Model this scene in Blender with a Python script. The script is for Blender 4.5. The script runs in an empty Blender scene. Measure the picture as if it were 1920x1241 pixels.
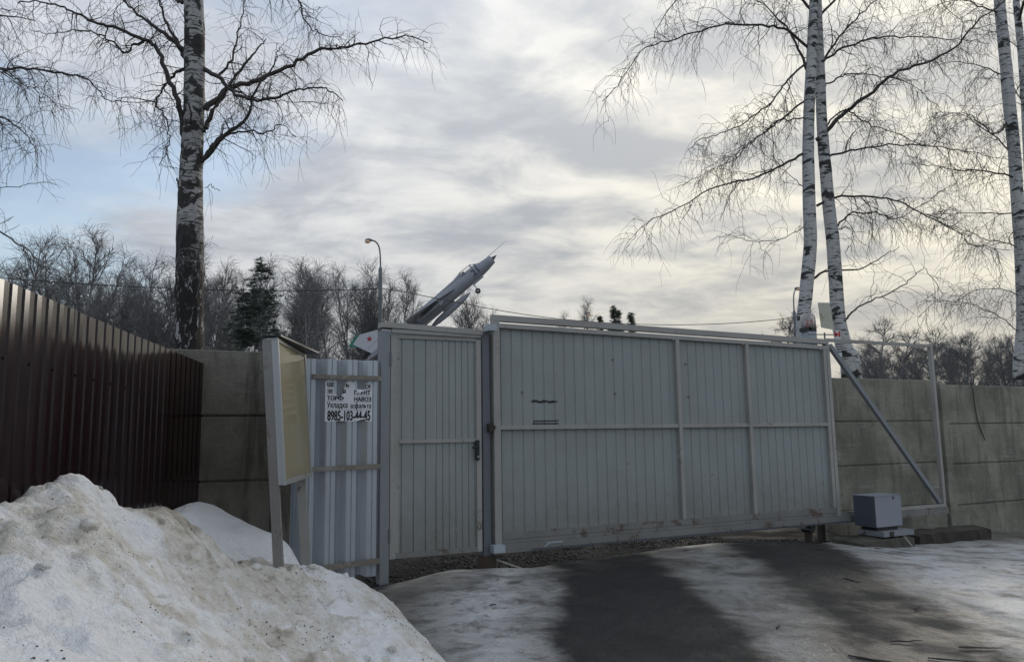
import bpy, bmesh, math, random
import numpy as np
from mathutils import Vector, Matrix, noise as mnoise
R_ = math.radians
rad = math.radians

# ------------------------------------------------------------------ camera
EYE = 1.45
FPX = 1440.0                                    # focal length in pixels of the 1920 px wide photograph
PITCH, ROLL = rad(7.6), rad(0.8)
sc = bpy.context.scene
fw = Vector((0, math.cos(PITCH), math.sin(PITCH)))
r0 = Vector((1, 0, 0)); u0 = Vector((0, -math.sin(PITCH), math.cos(PITCH)))
rt = r0 * math.cos(ROLL) - u0 * math.sin(ROLL)
up = u0 * math.cos(ROLL) + r0 * math.sin(ROLL)
cam_data = bpy.data.cameras.new('camera')
cam = bpy.data.objects.new('camera', cam_data)
sc.collection.objects.link(cam)
cam.matrix_world = Matrix(((rt.x, up.x, -fw.x, 0), (rt.y, up.y, -fw.y, 0), (rt.z, up.z, -fw.z, EYE), (0, 0, 0, 1)))
cam_data.sensor_width = 36.0
cam_data.lens = 36.0 * FPX / 1920.0
cam_data.clip_start = 0.05
cam_data.clip_end = 3000
sc.camera = cam

# ------------------------------------------------------------------ sky
SUN_AZ, SUN_EL = rad(31.0), rad(17.0)           # azimuth from +Y towards +X
SUN = Vector((math.sin(SUN_AZ) * math.cos(SUN_EL), math.cos(SUN_AZ) * math.cos(SUN_EL), math.sin(SUN_EL)))
world = bpy.data.worlds.new('World'); sc.world = world; world.use_nodes = True
wn = world.node_tree; wn.nodes.clear()


class NT:
    """tiny node helper"""
    def __init__(s, tree): s.t = tree
    def n(s, kind, **kw):
        nd = s.t.nodes.new(kind)
        for k, v in kw.items(): setattr(nd, k, v)
        return nd
    def put(s, sock, v):
        if hasattr(v, 'links') or isinstance(v, bpy.types.NodeSocket): s.t.links.new(v, sock)
        elif v is not None:
            if isinstance(v, (tuple, list)) and len(v) == 3 and sock.type == 'RGBA': v = (*v, 1)
            sock.default_value = v
    def math(s, op, a, b=None, c=None, clamp=False):
        nd = s.n('ShaderNodeMath', operation=op, use_clamp=clamp)
        for i, v in enumerate((a, b, c)):
            if v is not None: s.put(nd.inputs[i], v)
        return nd.outputs[0]
    def vmath(s, op, a, b=None):
        nd = s.n('ShaderNodeVectorMath', operation=op)
        s.put(nd.inputs[0], a)
        if b is not None: s.put(nd.inputs[1], b)
        return nd.outputs['Value'] if op == 'DOT_PRODUCT' else nd.outputs[0]
    def mix(s, fac, a, b, mode='MIX'):
        nd = s.n('ShaderNodeMix', data_type='RGBA', blend_type=mode)
        s.put(nd.inputs[0], fac); s.put(nd.inputs[6], a); s.put(nd.inputs[7], b)
        return nd.outputs[2]
    def ramp(s, fac, lo, hi, a=0.0, b=1.0):
        nd = s.n('ShaderNodeMapRange', interpolation_type='SMOOTHSTEP')
        for i, v in enumerate((fac, lo, hi, a, b)): s.put(nd.inputs[i], v)
        return nd.outputs[0]
    def noise(s, vec, scale, detail=4, rough=.55, dist=0.0):
        nd = s.n('ShaderNodeTexNoise')
        s.put(nd.inputs['Vector'], vec); s.put(nd.inputs['Scale'], scale); s.put(nd.inputs['Detail'], detail)
        s.put(nd.inputs['Roughness'], rough); s.put(nd.inputs['Distortion'], dist)
        return nd.outputs['Fac']
    def mapping(s, vec, loc=(0, 0, 0), rot=(0, 0, 0), scale=(1, 1, 1)):
        nd = s.n('ShaderNodeMapping')
        s.put(nd.inputs[0], vec); s.put(nd.inputs[1], loc); s.put(nd.inputs[2], rot); s.put(nd.inputs[3], scale)
        return nd.outputs[0]


w = NT(wn)
SKY = 0.1
nish = w.n('ShaderNodeTexSky', sky_type='NISHITA', sun_disc=False, sun_elevation=SUN_EL, sun_rotation=SUN_AZ,
           air_density=1.0, dust_density=1.5, ozone_density=1.0)
d = w.n('ShaderNodeTexCoord').outputs['Generated']
sep = w.n('ShaderNodeSeparateXYZ'); w.put(sep.inputs[0], d)
zz = w.math('ADD', w.math('MAXIMUM', sep.outputs[2], 0.0), 0.16)
cmb = w.n('ShaderNodeCombineXYZ')
w.put(cmb.inputs[0], w.math('DIVIDE', sep.outputs[0], zz)); w.put(cmb.inputs[1], w.math('DIVIDE', sep.outputs[1], zz))
P = cmb.outputs[0]
Pm = w.mapping(P, loc=(11.2, 8.8, 0.4), rot=(0, 0, rad(-28)), scale=(0.75, 1.25, 1))
n_big = w.noise(Pm, 0.75, 7, .56, .5)
n_mid = w.noise(w.mapping(P, loc=(14.0, 6.3, 2.0), rot=(0, 0, rad(-20)), scale=(1.0, 1.3, 1)), 2.9, 7, .56, .3)
sd = w.vmath('DOT_PRODUCT', d, tuple(SUN))
sdp = w.math('MAXIMUM', sd, 0.0)
glow_w = w.math('POWER', sdp, 5.0)
glow_n = w.math('POWER', sdp, 26.0)
thick = w.math('ADD', w.math('MULTIPLY', n_big, .5), w.math('MULTIPLY', n_mid, .5))
lum = w.ramp(thick, .40, .60, 1.0, 0.0)                       # thin cloud is bright, thick cloud grey
c_dark = w.mix(glow_w, (.30, .325, .37), (.34, .345, .35))
c_light = w.mix(glow_w, (.50, .515, .54), (.66, .63, .545))
cloud = w.mix(lum, c_dark, c_light)
cloud = w.mix(w.math('MULTIPLY', glow_n, w.ramp(thick, .38, .60, .7, .1)), cloud, (.78, .73, .60))
lowband = w.ramp(sep.outputs[2], 0.02, 0.26, .5, 0.0)
cloud = w.mix(lowband, cloud, w.mix(glow_w, (.50, .515, .54), (.70, .64, .52)))
cie = w.math('ADD', .50, w.math('MULTIPLY', w.math('MAXIMUM', sep.outputs[2], 0.0), .98))     # overcast sky: brighter towards the zenith
cloud = w.vmath('SCALE', cloud); w.put(cloud.node.inputs['Scale'], w.math('DIVIDE', cie, SKY))
gapn = w.noise(w.mapping(P, loc=(2.6, 11.7, 0.0), rot=(0, 0, rad(-25)), scale=(.8, 1.2, 1)), 1.0, 6, .55, .4)
gap = w.math('SUBTRACT', gapn, w.math('MULTIPLY', w.math('MAXIMUM', sd, .42), .17))
gap = w.math('MULTIPLY', w.ramp(gap, .28, .48, 0.0, .72), w.math('MULTIPLY', w.ramp(sd, .62, .86, 1.0, 0.0), w.ramp(sep.outputs[2], .05, .2)))
sky_col = w.mix(gap, cloud, nish.outputs[0])
bg = w.n('ShaderNodeBackground'); w.put(bg.inputs[0], sky_col); bg.inputs[1].default_value = SKY
wo = w.n('ShaderNodeOutputWorld'); wn.links.new(bg.outputs[0], wo.inputs[0])

# ------------------------------------------------------------------ sun behind cloud
sl = bpy.data.lights.new('sun', 'SUN'); sl.energy = 0.6; sl.angle = rad(20); sl.color = (1, .93, .82)
so = bpy.data.objects.new('sun', sl); sc.collection.objects.link(so)
so.rotation_euler = (-SUN).to_track_quat('-Z', 'Y').to_euler()
so.location = SUN * 50

vs = sc.view_settings
vs.view_transform = 'Standard'; vs.look = 'None'; vs.exposure = 0.95; vs.gamma = 1.0; vs.use_curve_mapping = False

# ------------------------------------------------------------------ site survey helpers
CAM = np.array([0, 0, EYE])
_F, _R, _U = (np.array(v) for v in (fw, rt, up))


def ray(x, y): return _F + _R * (x - 960) / FPX - _U * (y - 620.5) / FPX
def atY(x, y, Y): q = ray(x, y); return CAM + q * (Y / q[1])
def atZ(x, y, Z): q = ray(x, y); return CAM + q * ((Z - EYE) / q[2])


# the gate line: local x runs along the gate, local y goes into the yard
GX = np.array([0.89628534, 0.44347784, 0.0]); GB = np.array([-GX[1], GX[0], 0.0])
GO = np.array([-0.171, 7.6, 0.0]); GANG = math.atan2(GX[1], GX[0])
def G(t, off=0.0, z=0.0): return GO + GX * t + GB * off + np.array([0, 0, z])


# ------------------------------------------------------------------ object helpers
COL = sc.collection


def link(o, parent=None):
    COL.objects.link(o)
    if parent is not None: o.parent = parent
    return o


def tag(o, label=None, cat=None, group=None, kind=None):
    if label: o['label'] = label
    if cat: o['category'] = cat
    if group: o['group'] = group
    if kind: o['kind'] = kind
    return o


def thing(name, loc, rz=0.0, label=None, cat=None, group=None):
    o = bpy.data.objects.new(name, None); o.empty_display_size = .2
    o.location = tuple(float(v) for v in loc); o.rotation_euler = (0, 0, rz)
    link(o); tag(o, label, cat, group)
    return o


class MB:
    def __init__(s, off=(0, 0, 0)): s.v = []; s.f = []; s.off = off
    def add(s, vs_, fs):
        b = len(s.v); s.v += [tuple(q) for q in vs_]; s.f += [tuple(i + b for i in f) for f in fs]; return s
    def box(s, x0, x1, y0, y1, z0, z1, bev=0.0):
        if x0 > x1: x0, x1 = x1, x0
        if y0 > y1: y0, y1 = y1, y0
        if z0 > z1: z0, z1 = z1, z0
        if bev <= 0:
            v = [(x, y, z) for z in (z0, z1) for y in (y0, y1) for x in (x0, x1)]
            return s.add(v, [(0, 2, 3, 1), (4, 5, 7, 6), (0, 1, 5, 4), (2, 6, 7, 3), (0, 4, 6, 2), (1, 3, 7, 5)])
        bm = bmesh.new(); bmesh.ops.create_cube(bm, size=1)
        for q in bm.verts: q.co = Vector(((x0 + x1) / 2 + q.co.x * (x1 - x0), (y0 + y1) / 2 + q.co.y * (y1 - y0), (z0 + z1) / 2 + q.co.z * (z1 - z0)))
        bmesh.ops.bevel(bm, geom=bm.edges[:], offset=bev, segments=2, affect='EDGES', profile=.6)
        bm.verts.index_update()
        s.add([q.co[:] for q in bm.verts], [[q.index for q in f.verts] for f in bm.faces]); bm.free(); return s
    def bar(s, a, b, w_, h_, upv=(0, 0, 1)):
        a = Vector(a); b = Vector(b); dx = (b - a).normalized(); u = Vector(upv)
        sd_ = dx.cross(u).normalized(); u = sd_.cross(dx).normalized()
        v = [p + sd_ * (w_ / 2 * i) + u * (h_ / 2 * j) for p in (a, b) for j in (-1, 1) for i in (-1, 1)]
        return s.add(v, [(0, 1, 3, 2), (4, 6, 7, 5), (0, 4, 5, 1), (2, 3, 7, 6), (0, 2, 6, 4), (1, 5, 7, 3)])
    def tube(s, pts, rs, n=8, cap=True):
        pts = [Vector(p) for p in pts]
        if not hasattr(rs, '__len__'): rs = [rs] * len(pts)
        rings = []
        for i, p in enumerate(pts):
            t_ = (pts[min(i + 1, len(pts) - 1)] - pts[max(i - 1, 0)]).normalized()
            ref = Vector((0, 0, 1)) if abs(t_.z) < .9 else Vector((1, 0, 0))
            a = t_.cross(ref).normalized(); b = a.cross(t_)
            rings.append([p + (a * math.cos(k * 2 * math.pi / n) + b * math.sin(k * 2 * math.pi / n)) * rs[i] for k in range(n)])
        v = [q for r in rings for q in r]
        f = [(i * n + k, i * n + (k + 1) % n, (i + 1) * n + (k + 1) % n, (i + 1) * n + k) for i in range(len(pts) - 1) for k in range(n)]
        if cap: f += [tuple(range(n))[::-1], tuple((len(pts) - 1) * n + k for k in range(n))]
        return s.add(v, f)
    def prism(s, poly, y0, y1):
        """polygon in x,z extruded along y"""
        n = len(poly)
        v = [(x, y0, z) for x, z in poly] + [(x, y1, z) for x, z in poly]
        f = [tuple(range(n)), tuple(range(2 * n - 1, n - 1, -1))] + [(i, (i + 1) % n, n + (i + 1) % n, n + i)[::-1] for i in range(n)]
        return s.add(v, f)
    def build(s, name, mat, parent=None, smooth=False):
        me = bpy.data.meshes.new(name)
        ox, oy, oz = s.off
        me.from_pydata([(x - ox, y - oy, z - oz) for x, y, z in s.v], [], s.f)
        bm = bmesh.new(); bm.from_mesh(me); bmesh.ops.recalc_face_normals(bm, faces=bm.faces[:])
        ng = [f for f in bm.faces if len(f.verts) > 4]
        if ng: bmesh.ops.triangulate(bm, faces=ng)
        bm.to_mesh(me); bm.free()
        if smooth: me.shade_smooth()
        me.materials.append(mat)
        return link(bpy.data.objects.new(name, me), parent)


def mesh_np(name, V, F, mat, parent=None, smooth=False):
    V = np.asarray(V, np.float32); F = np.asarray(F, np.int32)
    me = bpy.data.meshes.new(name); k = F.shape[1]
    me.vertices.add(len(V)); me.vertices.foreach_set('co', V.ravel())
    me.loops.add(F.size); me.loops.foreach_set('vertex_index', F.ravel())
    me.polygons.add(len(F)); me.polygons.foreach_set('loop_start', np.arange(0, F.size, k, dtype=np.int32))
    me.update(calc_edges=True); me.validate()
    if smooth: me.shade_smooth()
    me.materials.append(mat)
    return link(bpy.data.objects.new(name, me), parent)


# ------------------------------------------------------------------ materials
def mat_new(name):
    m = bpy.data.materials.new(name); m.use_nodes = True; t = m.node_tree; t.nodes.clear()
    h = NT(t); b = h.n('ShaderNodeBsdfPrincipled'); o = h.n('ShaderNodeOutputMaterial')
    t.links.new(b.outputs[0], o.inputs[0])
    return m, h, b


def finish(h, b, col=None, rough=None, metal=None, height=None, strength=.3, dist=.01, spec=None):
    if col is not None: h.put(b.inputs['Base Color'], col)
    if rough is not None: h.put(b.inputs['Roughness'], rough)
    if metal is not None: h.put(b.inputs['Metallic'], metal)
    if spec is not None: h.put(b.inputs['Specular IOR Level'], spec)
    if height is not None:
        bp = h.n('ShaderNodeBump'); bp.inputs['Strength'].default_value = strength; bp.inputs['Distance'].default_value = dist
        h.put(bp.inputs['Height'], height); h.t.links.new(bp.outputs[0], b.inputs['Normal'])


def geo_pos(h): return h.n('ShaderNodeNewGeometry').outputs['Position']
def obj_pos(h): return h.n('ShaderNodeTexCoord').outputs['Object']


def plain(name, col, rough=.6, metal=0.0, var=.12, scale=6.0, bump=0.0, spec=None):
    m, h, b = mat_new(name); p = geo_pos(h)
    n = h.noise(p, scale, 5, .6)
    c = h.mix(n, tuple(x * (1 - var) for x in col), tuple(min(1, x * (1 + var)) for x in col))
    finish(h, b, c, rough, metal, h.noise(p, scale * 8, 4) if bump else None, bump, .004, spec)
    return m


def painted(name, col, rough=.45, rust=0.0, rust_col=(.07, .042, .028), dirt=.25, streak=.15, metal=0.0, spec=.5, rs=5.0, oil=0.0, mud=0.0):
    """weathered paint on steel: blotches, vertical streaks, rust patches"""
    m, h, b = mat_new(name); p = geo_pos(h)
    blot = h.noise(p, 2.2, 5, .6)
    fine = h.noise(p, 26, 4, .65)
    st = h.noise(h.mapping(p, scale=(1, 1, .06)), 14, 4, .6)
    c = h.mix(h.ramp(blot, .3, .7, 0, dirt), col, tuple(x * f for x, f in zip(col, (.72, .70, .66))))
    c = h.mix(h.ramp(st, .5, .8, 0, streak), c, tuple(min(1, x * 1.25 + .02) for x in col))
    c = h.mix(h.ramp(fine, .52, .75, 0, dirt * .8), c, tuple(x * .6 for x in col))
    rr = rough
    if rust > 0:
        rn = h.math('ADD', h.math('MULTIPLY', h.noise(p, rs, 5, .65, .3), .7), h.math('MULTIPLY', h.noise(p, rs * 7, 4, .7), .3))
        rf = h.ramp(rn, .66 - rust * .22, .72 - rust * .2, 0, .85)
        c = h.mix(rf, c, h.mix(h.noise(p, 60, 3), rust_col, tuple(x * 2.2 for x in rust_col)))
        rr = h.math('ADD', rough, h.math('MULTIPLY', rf, .35))
    if mud > 0:
        sz = h.n('ShaderNodeSeparateXYZ'); h.put(sz.inputs[0], p)
        sp = h.math('ADD', h.math('MULTIPLY', h.noise(p, 9, 6, .75), .55), h.math('MULTIPLY', h.noise(p, 55, 3, .8), .45))
        lvl = h.math('ADD', sz.outputs[2], h.math('MULTIPLY', sp, -1.5))
        c = h.mix(h.ramp(lvl, -.42, .28, mud, 0.0), c, (.15, .135, .11))
    ht = h.math('ADD', fine, h.math('MULTIPLY', h.noise(p, 90, 3), .5))
    if oil > 0: ht = h.math('ADD', ht, h.math('MULTIPLY', h.noise(h.mapping(p, scale=(1, 1, .55)), 3.2, 3, .5), oil))
    finish(h, b, c, rr, metal, ht, .12 if not oil else .25, .003 if not oil else .006, spec)
    return m


def concrete(name, col, smear=.3, stain=.85):
    m, h, b = mat_new(name); p = geo_pos(h)
    blot = h.noise(p, 1.6, 6, .62); fine = h.noise(p, 38, 5, .7)
    st = h.noise(h.mapping(p, scale=(1, 1, .16)), 6.5, 5, .65, .3)
    hor = h.noise(h.mapping(p, scale=(.35, .35, 2.2)), 5.0, 5, .65)
    c = h.mix(h.ramp(blot, .3, .7), tuple(x * .62 for x in col), tuple(x * 1.15 for x in col))
    c = h.mix(h.ramp(st, .47, .66, 0, stain), c, tuple(x * .42 for x in col))
    c = h.mix(h.math('MULTIPLY', h.ramp(hor, .58, .72, 0, smear), h.ramp(fine, .4, .6)), c, (.42, .41, .39))
    c = h.mix(h.ramp(fine, .55, .8, 0, .4), c, tuple(x * .45 for x in col))
    c = h.mix(h.ramp(h.noise(p, 3.0, 4, .6), .58, .75, 0, .2), c, (.10, .105, .075))
    finish(h, b, c, .88, 0, h.math('ADD', fine, h.math('MULTIPLY', h.noise(p, 7, 6, .7), 3)), .8, .012, .3)
    return m


M = {}
M['gate_sheet'] = painted('gate_sheet_paint', (.268, .287, .280), .40, .16, (.09, .07, .055), dirt=.32, streak=.22, oil=9.0, mud=.55, rs=7)
M['gate_frame'] = painted('gate_frame_paint', (.33, .318, .295), .5, .35, (.07, .048, .034), dirt=.5, streak=.2, rs=4.0)
M['gate_low'] = painted('gate_low_rail', (.20, .198, .185), .55, .6, (.06, .037, .026), dirt=.6, rs=6.0)
M['post_grey'] = painted('post_grey_paint', (.22, .228, .245), .45, .2, dirt=.3)
M['dark_steel'] = painted('dark_steel', (.12, .127, .145), .5, .3, dirt=.4)
M['bracket'] = painted('bracket_light', (.36, .40, .43), .45, .05, dirt=.2)
M['galv'] = painted('galvanised_sheet', (.42, .45, .485), .32, 0, dirt=.25, streak=.2, metal=.45)
M['angle'] = painted('speckled_rail', (.28, .265, .235), .75, 1.0, (.12, .105, .085), dirt=.8, rs=14)
M['maroon'] = plain('maroon_paint', (.0125, .0036, .0046), .13, var=.3, scale=3, spec=.4)
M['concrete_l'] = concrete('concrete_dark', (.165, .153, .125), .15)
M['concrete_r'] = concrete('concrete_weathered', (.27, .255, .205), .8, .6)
M['black'] = plain('black_plastic', (.012, .013, .015), .4)
M['tape'] = plain('black_tape', (.008, .008, .009), .55)
M['paper'] = plain('paper', (.68, .68, .70), .8, var=.06, scale=10)
M['ink'] = plain('ink', (.006, .006, .007), .7)
M['redink'] = plain('red_ink', (.50, .035, .02), .6)
M['white_metal'] = painted('white_frame', (.40, .41, .42), .4, .1, dirt=.2)
M['rubber'] = plain('rubber', (.02, .02, .02), .8)
M['box_grey'] = painted('motor_box_paint', (.25, .265, .30), .42, .12, dirt=.3)
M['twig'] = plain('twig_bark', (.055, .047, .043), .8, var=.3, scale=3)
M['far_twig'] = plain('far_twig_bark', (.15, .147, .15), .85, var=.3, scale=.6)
M['needle'] = plain('needles', (.075, .10, .075), .7, var=.5, scale=1.5)
M['lamp_metal'] = plain('lamp_pole', (.16, .17, .18), .55, var=.2)
M['wire'] = plain('wire', (.02, .02, .022), .6)
M['jet'] = plain('jet_paint', (.26, .268, .295), .45, var=.10, scale=1.5)
M['jet_dark'] = plain('jet_dark', (.05, .055, .065), .5)
M['jet_num'] = plain('jet_number', (.035, .055, .10), .5)
M['jet_fin'] = plain('jet_fin', (.52, .53, .56), .45, var=.05)
M['jet_green'] = plain('jet_green', (.02, .20, .13), .45)
M['star'] = plain('star_red', (.38, .02, .03), .5)
M['wood'] = painted('old_wood', (.042, .034, .027), .85, 0, dirt=.8, streak=.4)


def glassy(name, col, rough, alpha_mix):
    m, h, b = mat_new(name); t = m.node_tree
    tr = h.n('ShaderNodeBsdfTransparent'); mx = h.n('ShaderNodeMixShader'); o = [n for n in t.nodes if n.type == 'OUTPUT_MATERIAL'][0]
    p = geo_pos(h)
    f = h.ramp(h.noise(p, 5, 5, .65), .3, .75, alpha_mix * .5, alpha_mix * 1.4)
    fr = h.n('ShaderNodeFresnel'); fr.inputs[0].default_value = 1.22
    h.put(mx.inputs[0], h.math('ADD', f, fr.outputs[0], clamp=True))
    t.links.new(tr.outputs[0], mx.inputs[1]); t.links.new(b.outputs[0], mx.inputs[2]); t.links.new(mx.outputs[0], o.inputs[0])
    finish(h, b, col, rough, 0)
    return m


M['case_glass'] = glassy('dusty_glass', (.45, .40, .27), .08, .07)
M['canopy_glass'] = glassy('canopy_glass', (.6, .62, .62), .08, .12)
M['beacon'] = glassy('beacon_plastic', (.62, .60, .58), .3, .55)


def m_oldpaper():
    m, h, b = mat_new('old_notice_paper'); p = obj_pos(h)
    n = h.noise(p, 4, 5, .6, .6)
    blk = h.noise(h.mapping(p, scale=(9, 1, 16)), 2.0, 2, .5)
    c = h.mix(h.ramp(n, .3, .7), (.60, .49, .25), (.80, .68, .40))
    c = h.mix(h.ramp(blk, .58, .66, 0, .35), c, (.66, .62, .48))
    finish(h, b, c, .75, 0, n, .2)
    return m


M['oldpaper'] = m_oldpaper()
M['case_back'] = painted('case_back', (.20, .20, .17), .6, 0, dirt=.4)


def m_bark(name, base_dark_z, base_soft, white=(.46, .45, .435), k=0.0):
    m, h, b = mat_new(name); p = obj_pos(h); s = h.n('ShaderNodeSeparateXYZ'); h.put(s.inputs[0], p)
    z = s.outputs[2]
    lent = h.noise(h.mapping(p, scale=(1, 1, 7.0)), 5.0, 5, .6, .4)
    fine = h.noise(h.mapping(p, scale=(1, 1, 5)), 22, 4, .6)
    patch = h.noise(h.mapping(p, scale=(1, 1, 2.6 if k == 0 else 1.1)), 2.6 if k == 0 else 3.4, 4, .6, .5)
    crack = h.noise(h.mapping(p, scale=(1.6, 1.6, .8)), 9, 6, .7, .6)
    c = h.mix(h.noise(p, 3, 4), tuple(x * .78 for x in white), white)
    c = h.mix(h.ramp(fine, .56, .70, 0, .55), c, (.16, .15, .145))
    c = h.mix(h.ramp(lent, .56 - k * .5, .61 - k * .5, 0, .92), c, (.035, .032, .03))
    c = h.mix(h.ramp(patch, .565 - k, .605 - k, 0, .95), c, (.03, .028, .027))
    low = h.ramp(h.math('ADD', z, h.math('MULTIPLY', h.math('SUBTRACT', crack, .5), base_soft * 4)), base_dark_z - base_soft, base_dark_z + base_soft, 1.0, 0.0)
    blk = h.mix(h.ramp(crack, .56, .62), (.022, .020, .019), (.36, .35, .34))
    c = h.mix(low, c, blk)
    finish(h, b, c, .8, 0, h.math('ADD', crack, fine), .6, .02, .3)
    return m


M['bark_big'] = m_bark('birch_bark_old', 4.1, .6, k=.06)
M['bark'] = m_bark('birch_bark', 2.3, .3, (.58, .575, .56))


def m_snow():
    m, h, b = mat_new('dirty_snow'); p = geo_pos(h)
    a = h.n('ShaderNodeAttribute', attribute_name='dirt').outputs['Fac']
    n1 = h.noise(p, 2.6, 6, .62, .4); n2 = h.noise(p, 9, 7, .66, .15); n3 = h.noise(p, 60, 3, .6)
    f = h.math('ADD', a, h.math('MULTIPLY', h.math('SUBTRACT', n1, .5), 1.5))
    f = h.math('ADD', f, h.math('MULTIPLY', h.math('SUBTRACT', n2, .5), 2.2))
    c = h.mix(h.ramp(f, .10, .80), (.95, .945, .94), (.72, .675, .595))
    c = h.mix(h.ramp(f, .70, 1.15, 0, .85), c, (.38, .335, .265))
    spk = h.math('MULTIPLY', h.ramp(h.noise(p, 48, 4, .8), .61, .66), h.ramp(f, .05, .6))
    c = h.mix(h.math('MULTIPLY', spk, .8), c, (.06, .05, .042))
    ht = h.math('ADD', h.math('MULTIPLY', n2, 4.0), h.math('MULTIPLY', n3, .35))
    finish(h, b, c, h.ramp(f, .1, .8, .5, .7), 0, ht, .8, .035, .35)
    b.inputs['Subsurface Weight'].default_value = .0
    return m


M['snow'] = m_snow()


def m_ground():
    m, h, b = mat_new('icy_yard_ground'); p = geo_pos(h)
    A = lambda n: h.n('ShaderNodeAttribute', attribute_name=n).outputs['Fac']
    ice, gravel, bright = A('ice'), A('gravel'), A('bright')
    n1 = h.noise(p, 1.3, 6, .62, .5); n2 = h.noise(p, 7, 6, .68, .3); n3 = h.noise(p, 55, 4, .7)
    stv = h.mapping(p, rot=(0, 0, -GANG), scale=(.7, 1.15, 1))
    n4 = h.noise(stv, 2.6, 8, .66, .5)
    f = h.math('ADD', ice, h.math('MULTIPLY', h.math('SUBTRACT', n4, .5), 1.25))
    f = h.math('ADD', f, h.math('MULTIPLY', h.math('SUBTRACT', n2, .5), .7))
    asp = h.mix(n3, (.005, .0052, .006), (.019, .019, .019))
    asp = h.mix(h.ramp(n2, .45, .7, 0, .4), asp, (.028, .026, .023))
    icec = h.mix(h.ramp(n4, .3, .7), (.066, .060, .049), (.19, .182, .165))
    icec = h.mix(h.math('MULTIPLY', bright, h.ramp(n4, .30, .58, .15, 1.0)), icec, (.50, .505, .51))
    icec = h.mix(h.ramp(n2, .50, .66, 0, .6), icec, (.062, .055, .043))
    icec = h.mix(h.ramp(n3, .52, .70, 0, .5), icec, (.05, .045, .037))
    fi = h.ramp(f, .15, .85)
    c = h.mix(fi, asp, icec)
    soil = h.mix(h.ramp(n3, .4, .62), (.008, .0075, .007), (.03, .028, .027))
    soil = h.mix(h.ramp(n1, .68, .76, 0, .35), soil, (.30, .30, .30))
    c = h.mix(gravel, c, soil)
    wet = h.ramp(h.noise(p, 1.7, 4, .6), .35, .65, 0, 1)
    ra = h.mix(fi, h.ramp(wet, 0, 1, .42, .74), h.ramp(wet, 0, 1, .30, .6))
    ra = h.math('ADD', ra, h.math('MULTIPLY', gravel, .4))
    ht = h.math('ADD', h.math('MULTIPLY', n3, .5), h.math('MULTIPLY', n2, 1.6))
    finish(h, b, c, ra, 0, ht, .7, .018, h.ramp(gravel, 0, 1, .35, .05))
    return m


M['ground'] = m_ground()
M['stone'] = plain('pebbles', (.022, .021, .021), .85, var=.9, scale=30)

# ------------------------------------------------------------------ terrain
def tps(pts):
    pts = np.array(pts, float); n = len(pts)
    def U(r2): return np.where(r2 < 1e-12, 0, r2 * np.log(np.maximum(r2, 1e-12)))
    dx = pts[:, None, :2] - pts[None, :, :2]; K = U((dx ** 2).sum(-1)) + np.eye(n) * 1e-3
    Pm_ = np.c_[np.ones(n), pts[:, :2]]
    A = np.block([[K, Pm_], [Pm_.T, np.zeros((3, 3))]])
    c = np.linalg.solve(A, np.r_[pts[:, 2], 0, 0, 0])
    def f(X, Y):
        X = np.asarray(X, float); Y = np.asarray(Y, float)
        out = c[n] + c[n + 1] * X + c[n + 2] * Y
        for i in range(n): out = out + c[i] * U((X - pts[i, 0]) ** 2 + (Y - pts[i, 1]) ** 2)
        return out
    return f


def gp(t, off, z): q = G(t, off); return (q[0], q[1], z)


_gz = tps([(-4, -1, 0), (0, -1, 0), (5, -1, -.05), (9, 2, -.15), (0, 3, .0), (3, 4, -.02), (6, 5, -.06), (-1.2, 5, .06), (-4, 5, .1),
           gp(-2.2, -.2, .15), gp(-1.1, -.15, .165), gp(-.1, -.12, .205), gp(1, -.55, .23), gp(2.2, -.55, .235), gp(3.2, -.5, .225),
           gp(4.2, -.7, .13), gp(5, -.6, .06), gp(6, -.7, .03), gp(7.2, -.3, .0), gp(9, .1, -.13), gp(12, 0, -.25), gp(9, -3, -.17), gp(1.6, -2.5, .10), gp(3.5, -2.5, .09),
           gp(1, .8, .15), gp(2.5, .8, .16), gp(-1, .6, .16), gp(4.5, .6, .08), gp(-4, 1, .12), gp(1, 4, .1), gp(8, 4, -.05), (-6, 9, .1)])


def ground_z(X, Y):
    X = np.asarray(X, float); Y = np.asarray(Y, float)
    r = np.hypot(X - 1.5, Y - 6)
    k = np.clip((r - 9) / 6, 0, 1); k = k * k * (3 - 2 * k)
    return _gz(np.clip(X, -7, 13), np.clip(Y, -2, 15)) * (1 - k) + 0.05 * k


def axis_coords(lo, hi, fine, far, step):
    a = list(np.arange(lo, hi + 1e-6, fine)); s = step; x = hi
    while x < far: x += s; s *= 1.5; a.append(x)
    s = step; x = lo; b = []
    while x > -far: x -= s; s *= 1.5; b.append(x)
    return np.array(b[::-1] + a)


def poly_sd(px, py, poly):
    """signed distance, positive inside"""
    inside = np.zeros(px.shape, bool); dmin = np.full(px.shape, 1e9); n = len(poly)
    for i in range(n):
        x0, y0 = poly[i]; x1, y1 = poly[(i + 1) % n]
        c = ((y0 > py) != (y1 > py)) & (px < (x1 - x0) * (py - y0) / ((y1 - y0) if y1 != y0 else 1e-9) + x0)
        inside ^= c
        ex, ey = x1 - x0, y1 - y0; L = ex * ex + ey * ey
        t_ = np.clip(((px - x0) * ex + (py - y0) * ey) / max(L, 1e-9), 0, 1)
        dmin = np.minimum(dmin, np.hypot(px - x0 - t_ * ex, py - y0 - t_ * ey))
    return np.where(inside, dmin, -dmin)


def gpoly(pts, z=.08): return [tuple(atZ(x, y, z)[:2]) for x, y in pts]
def sstep(x, a, b): t_ = np.clip((x - a) / (b - a), 0, 1); return t_ * t_ * (3 - 2 * t_)


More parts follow.
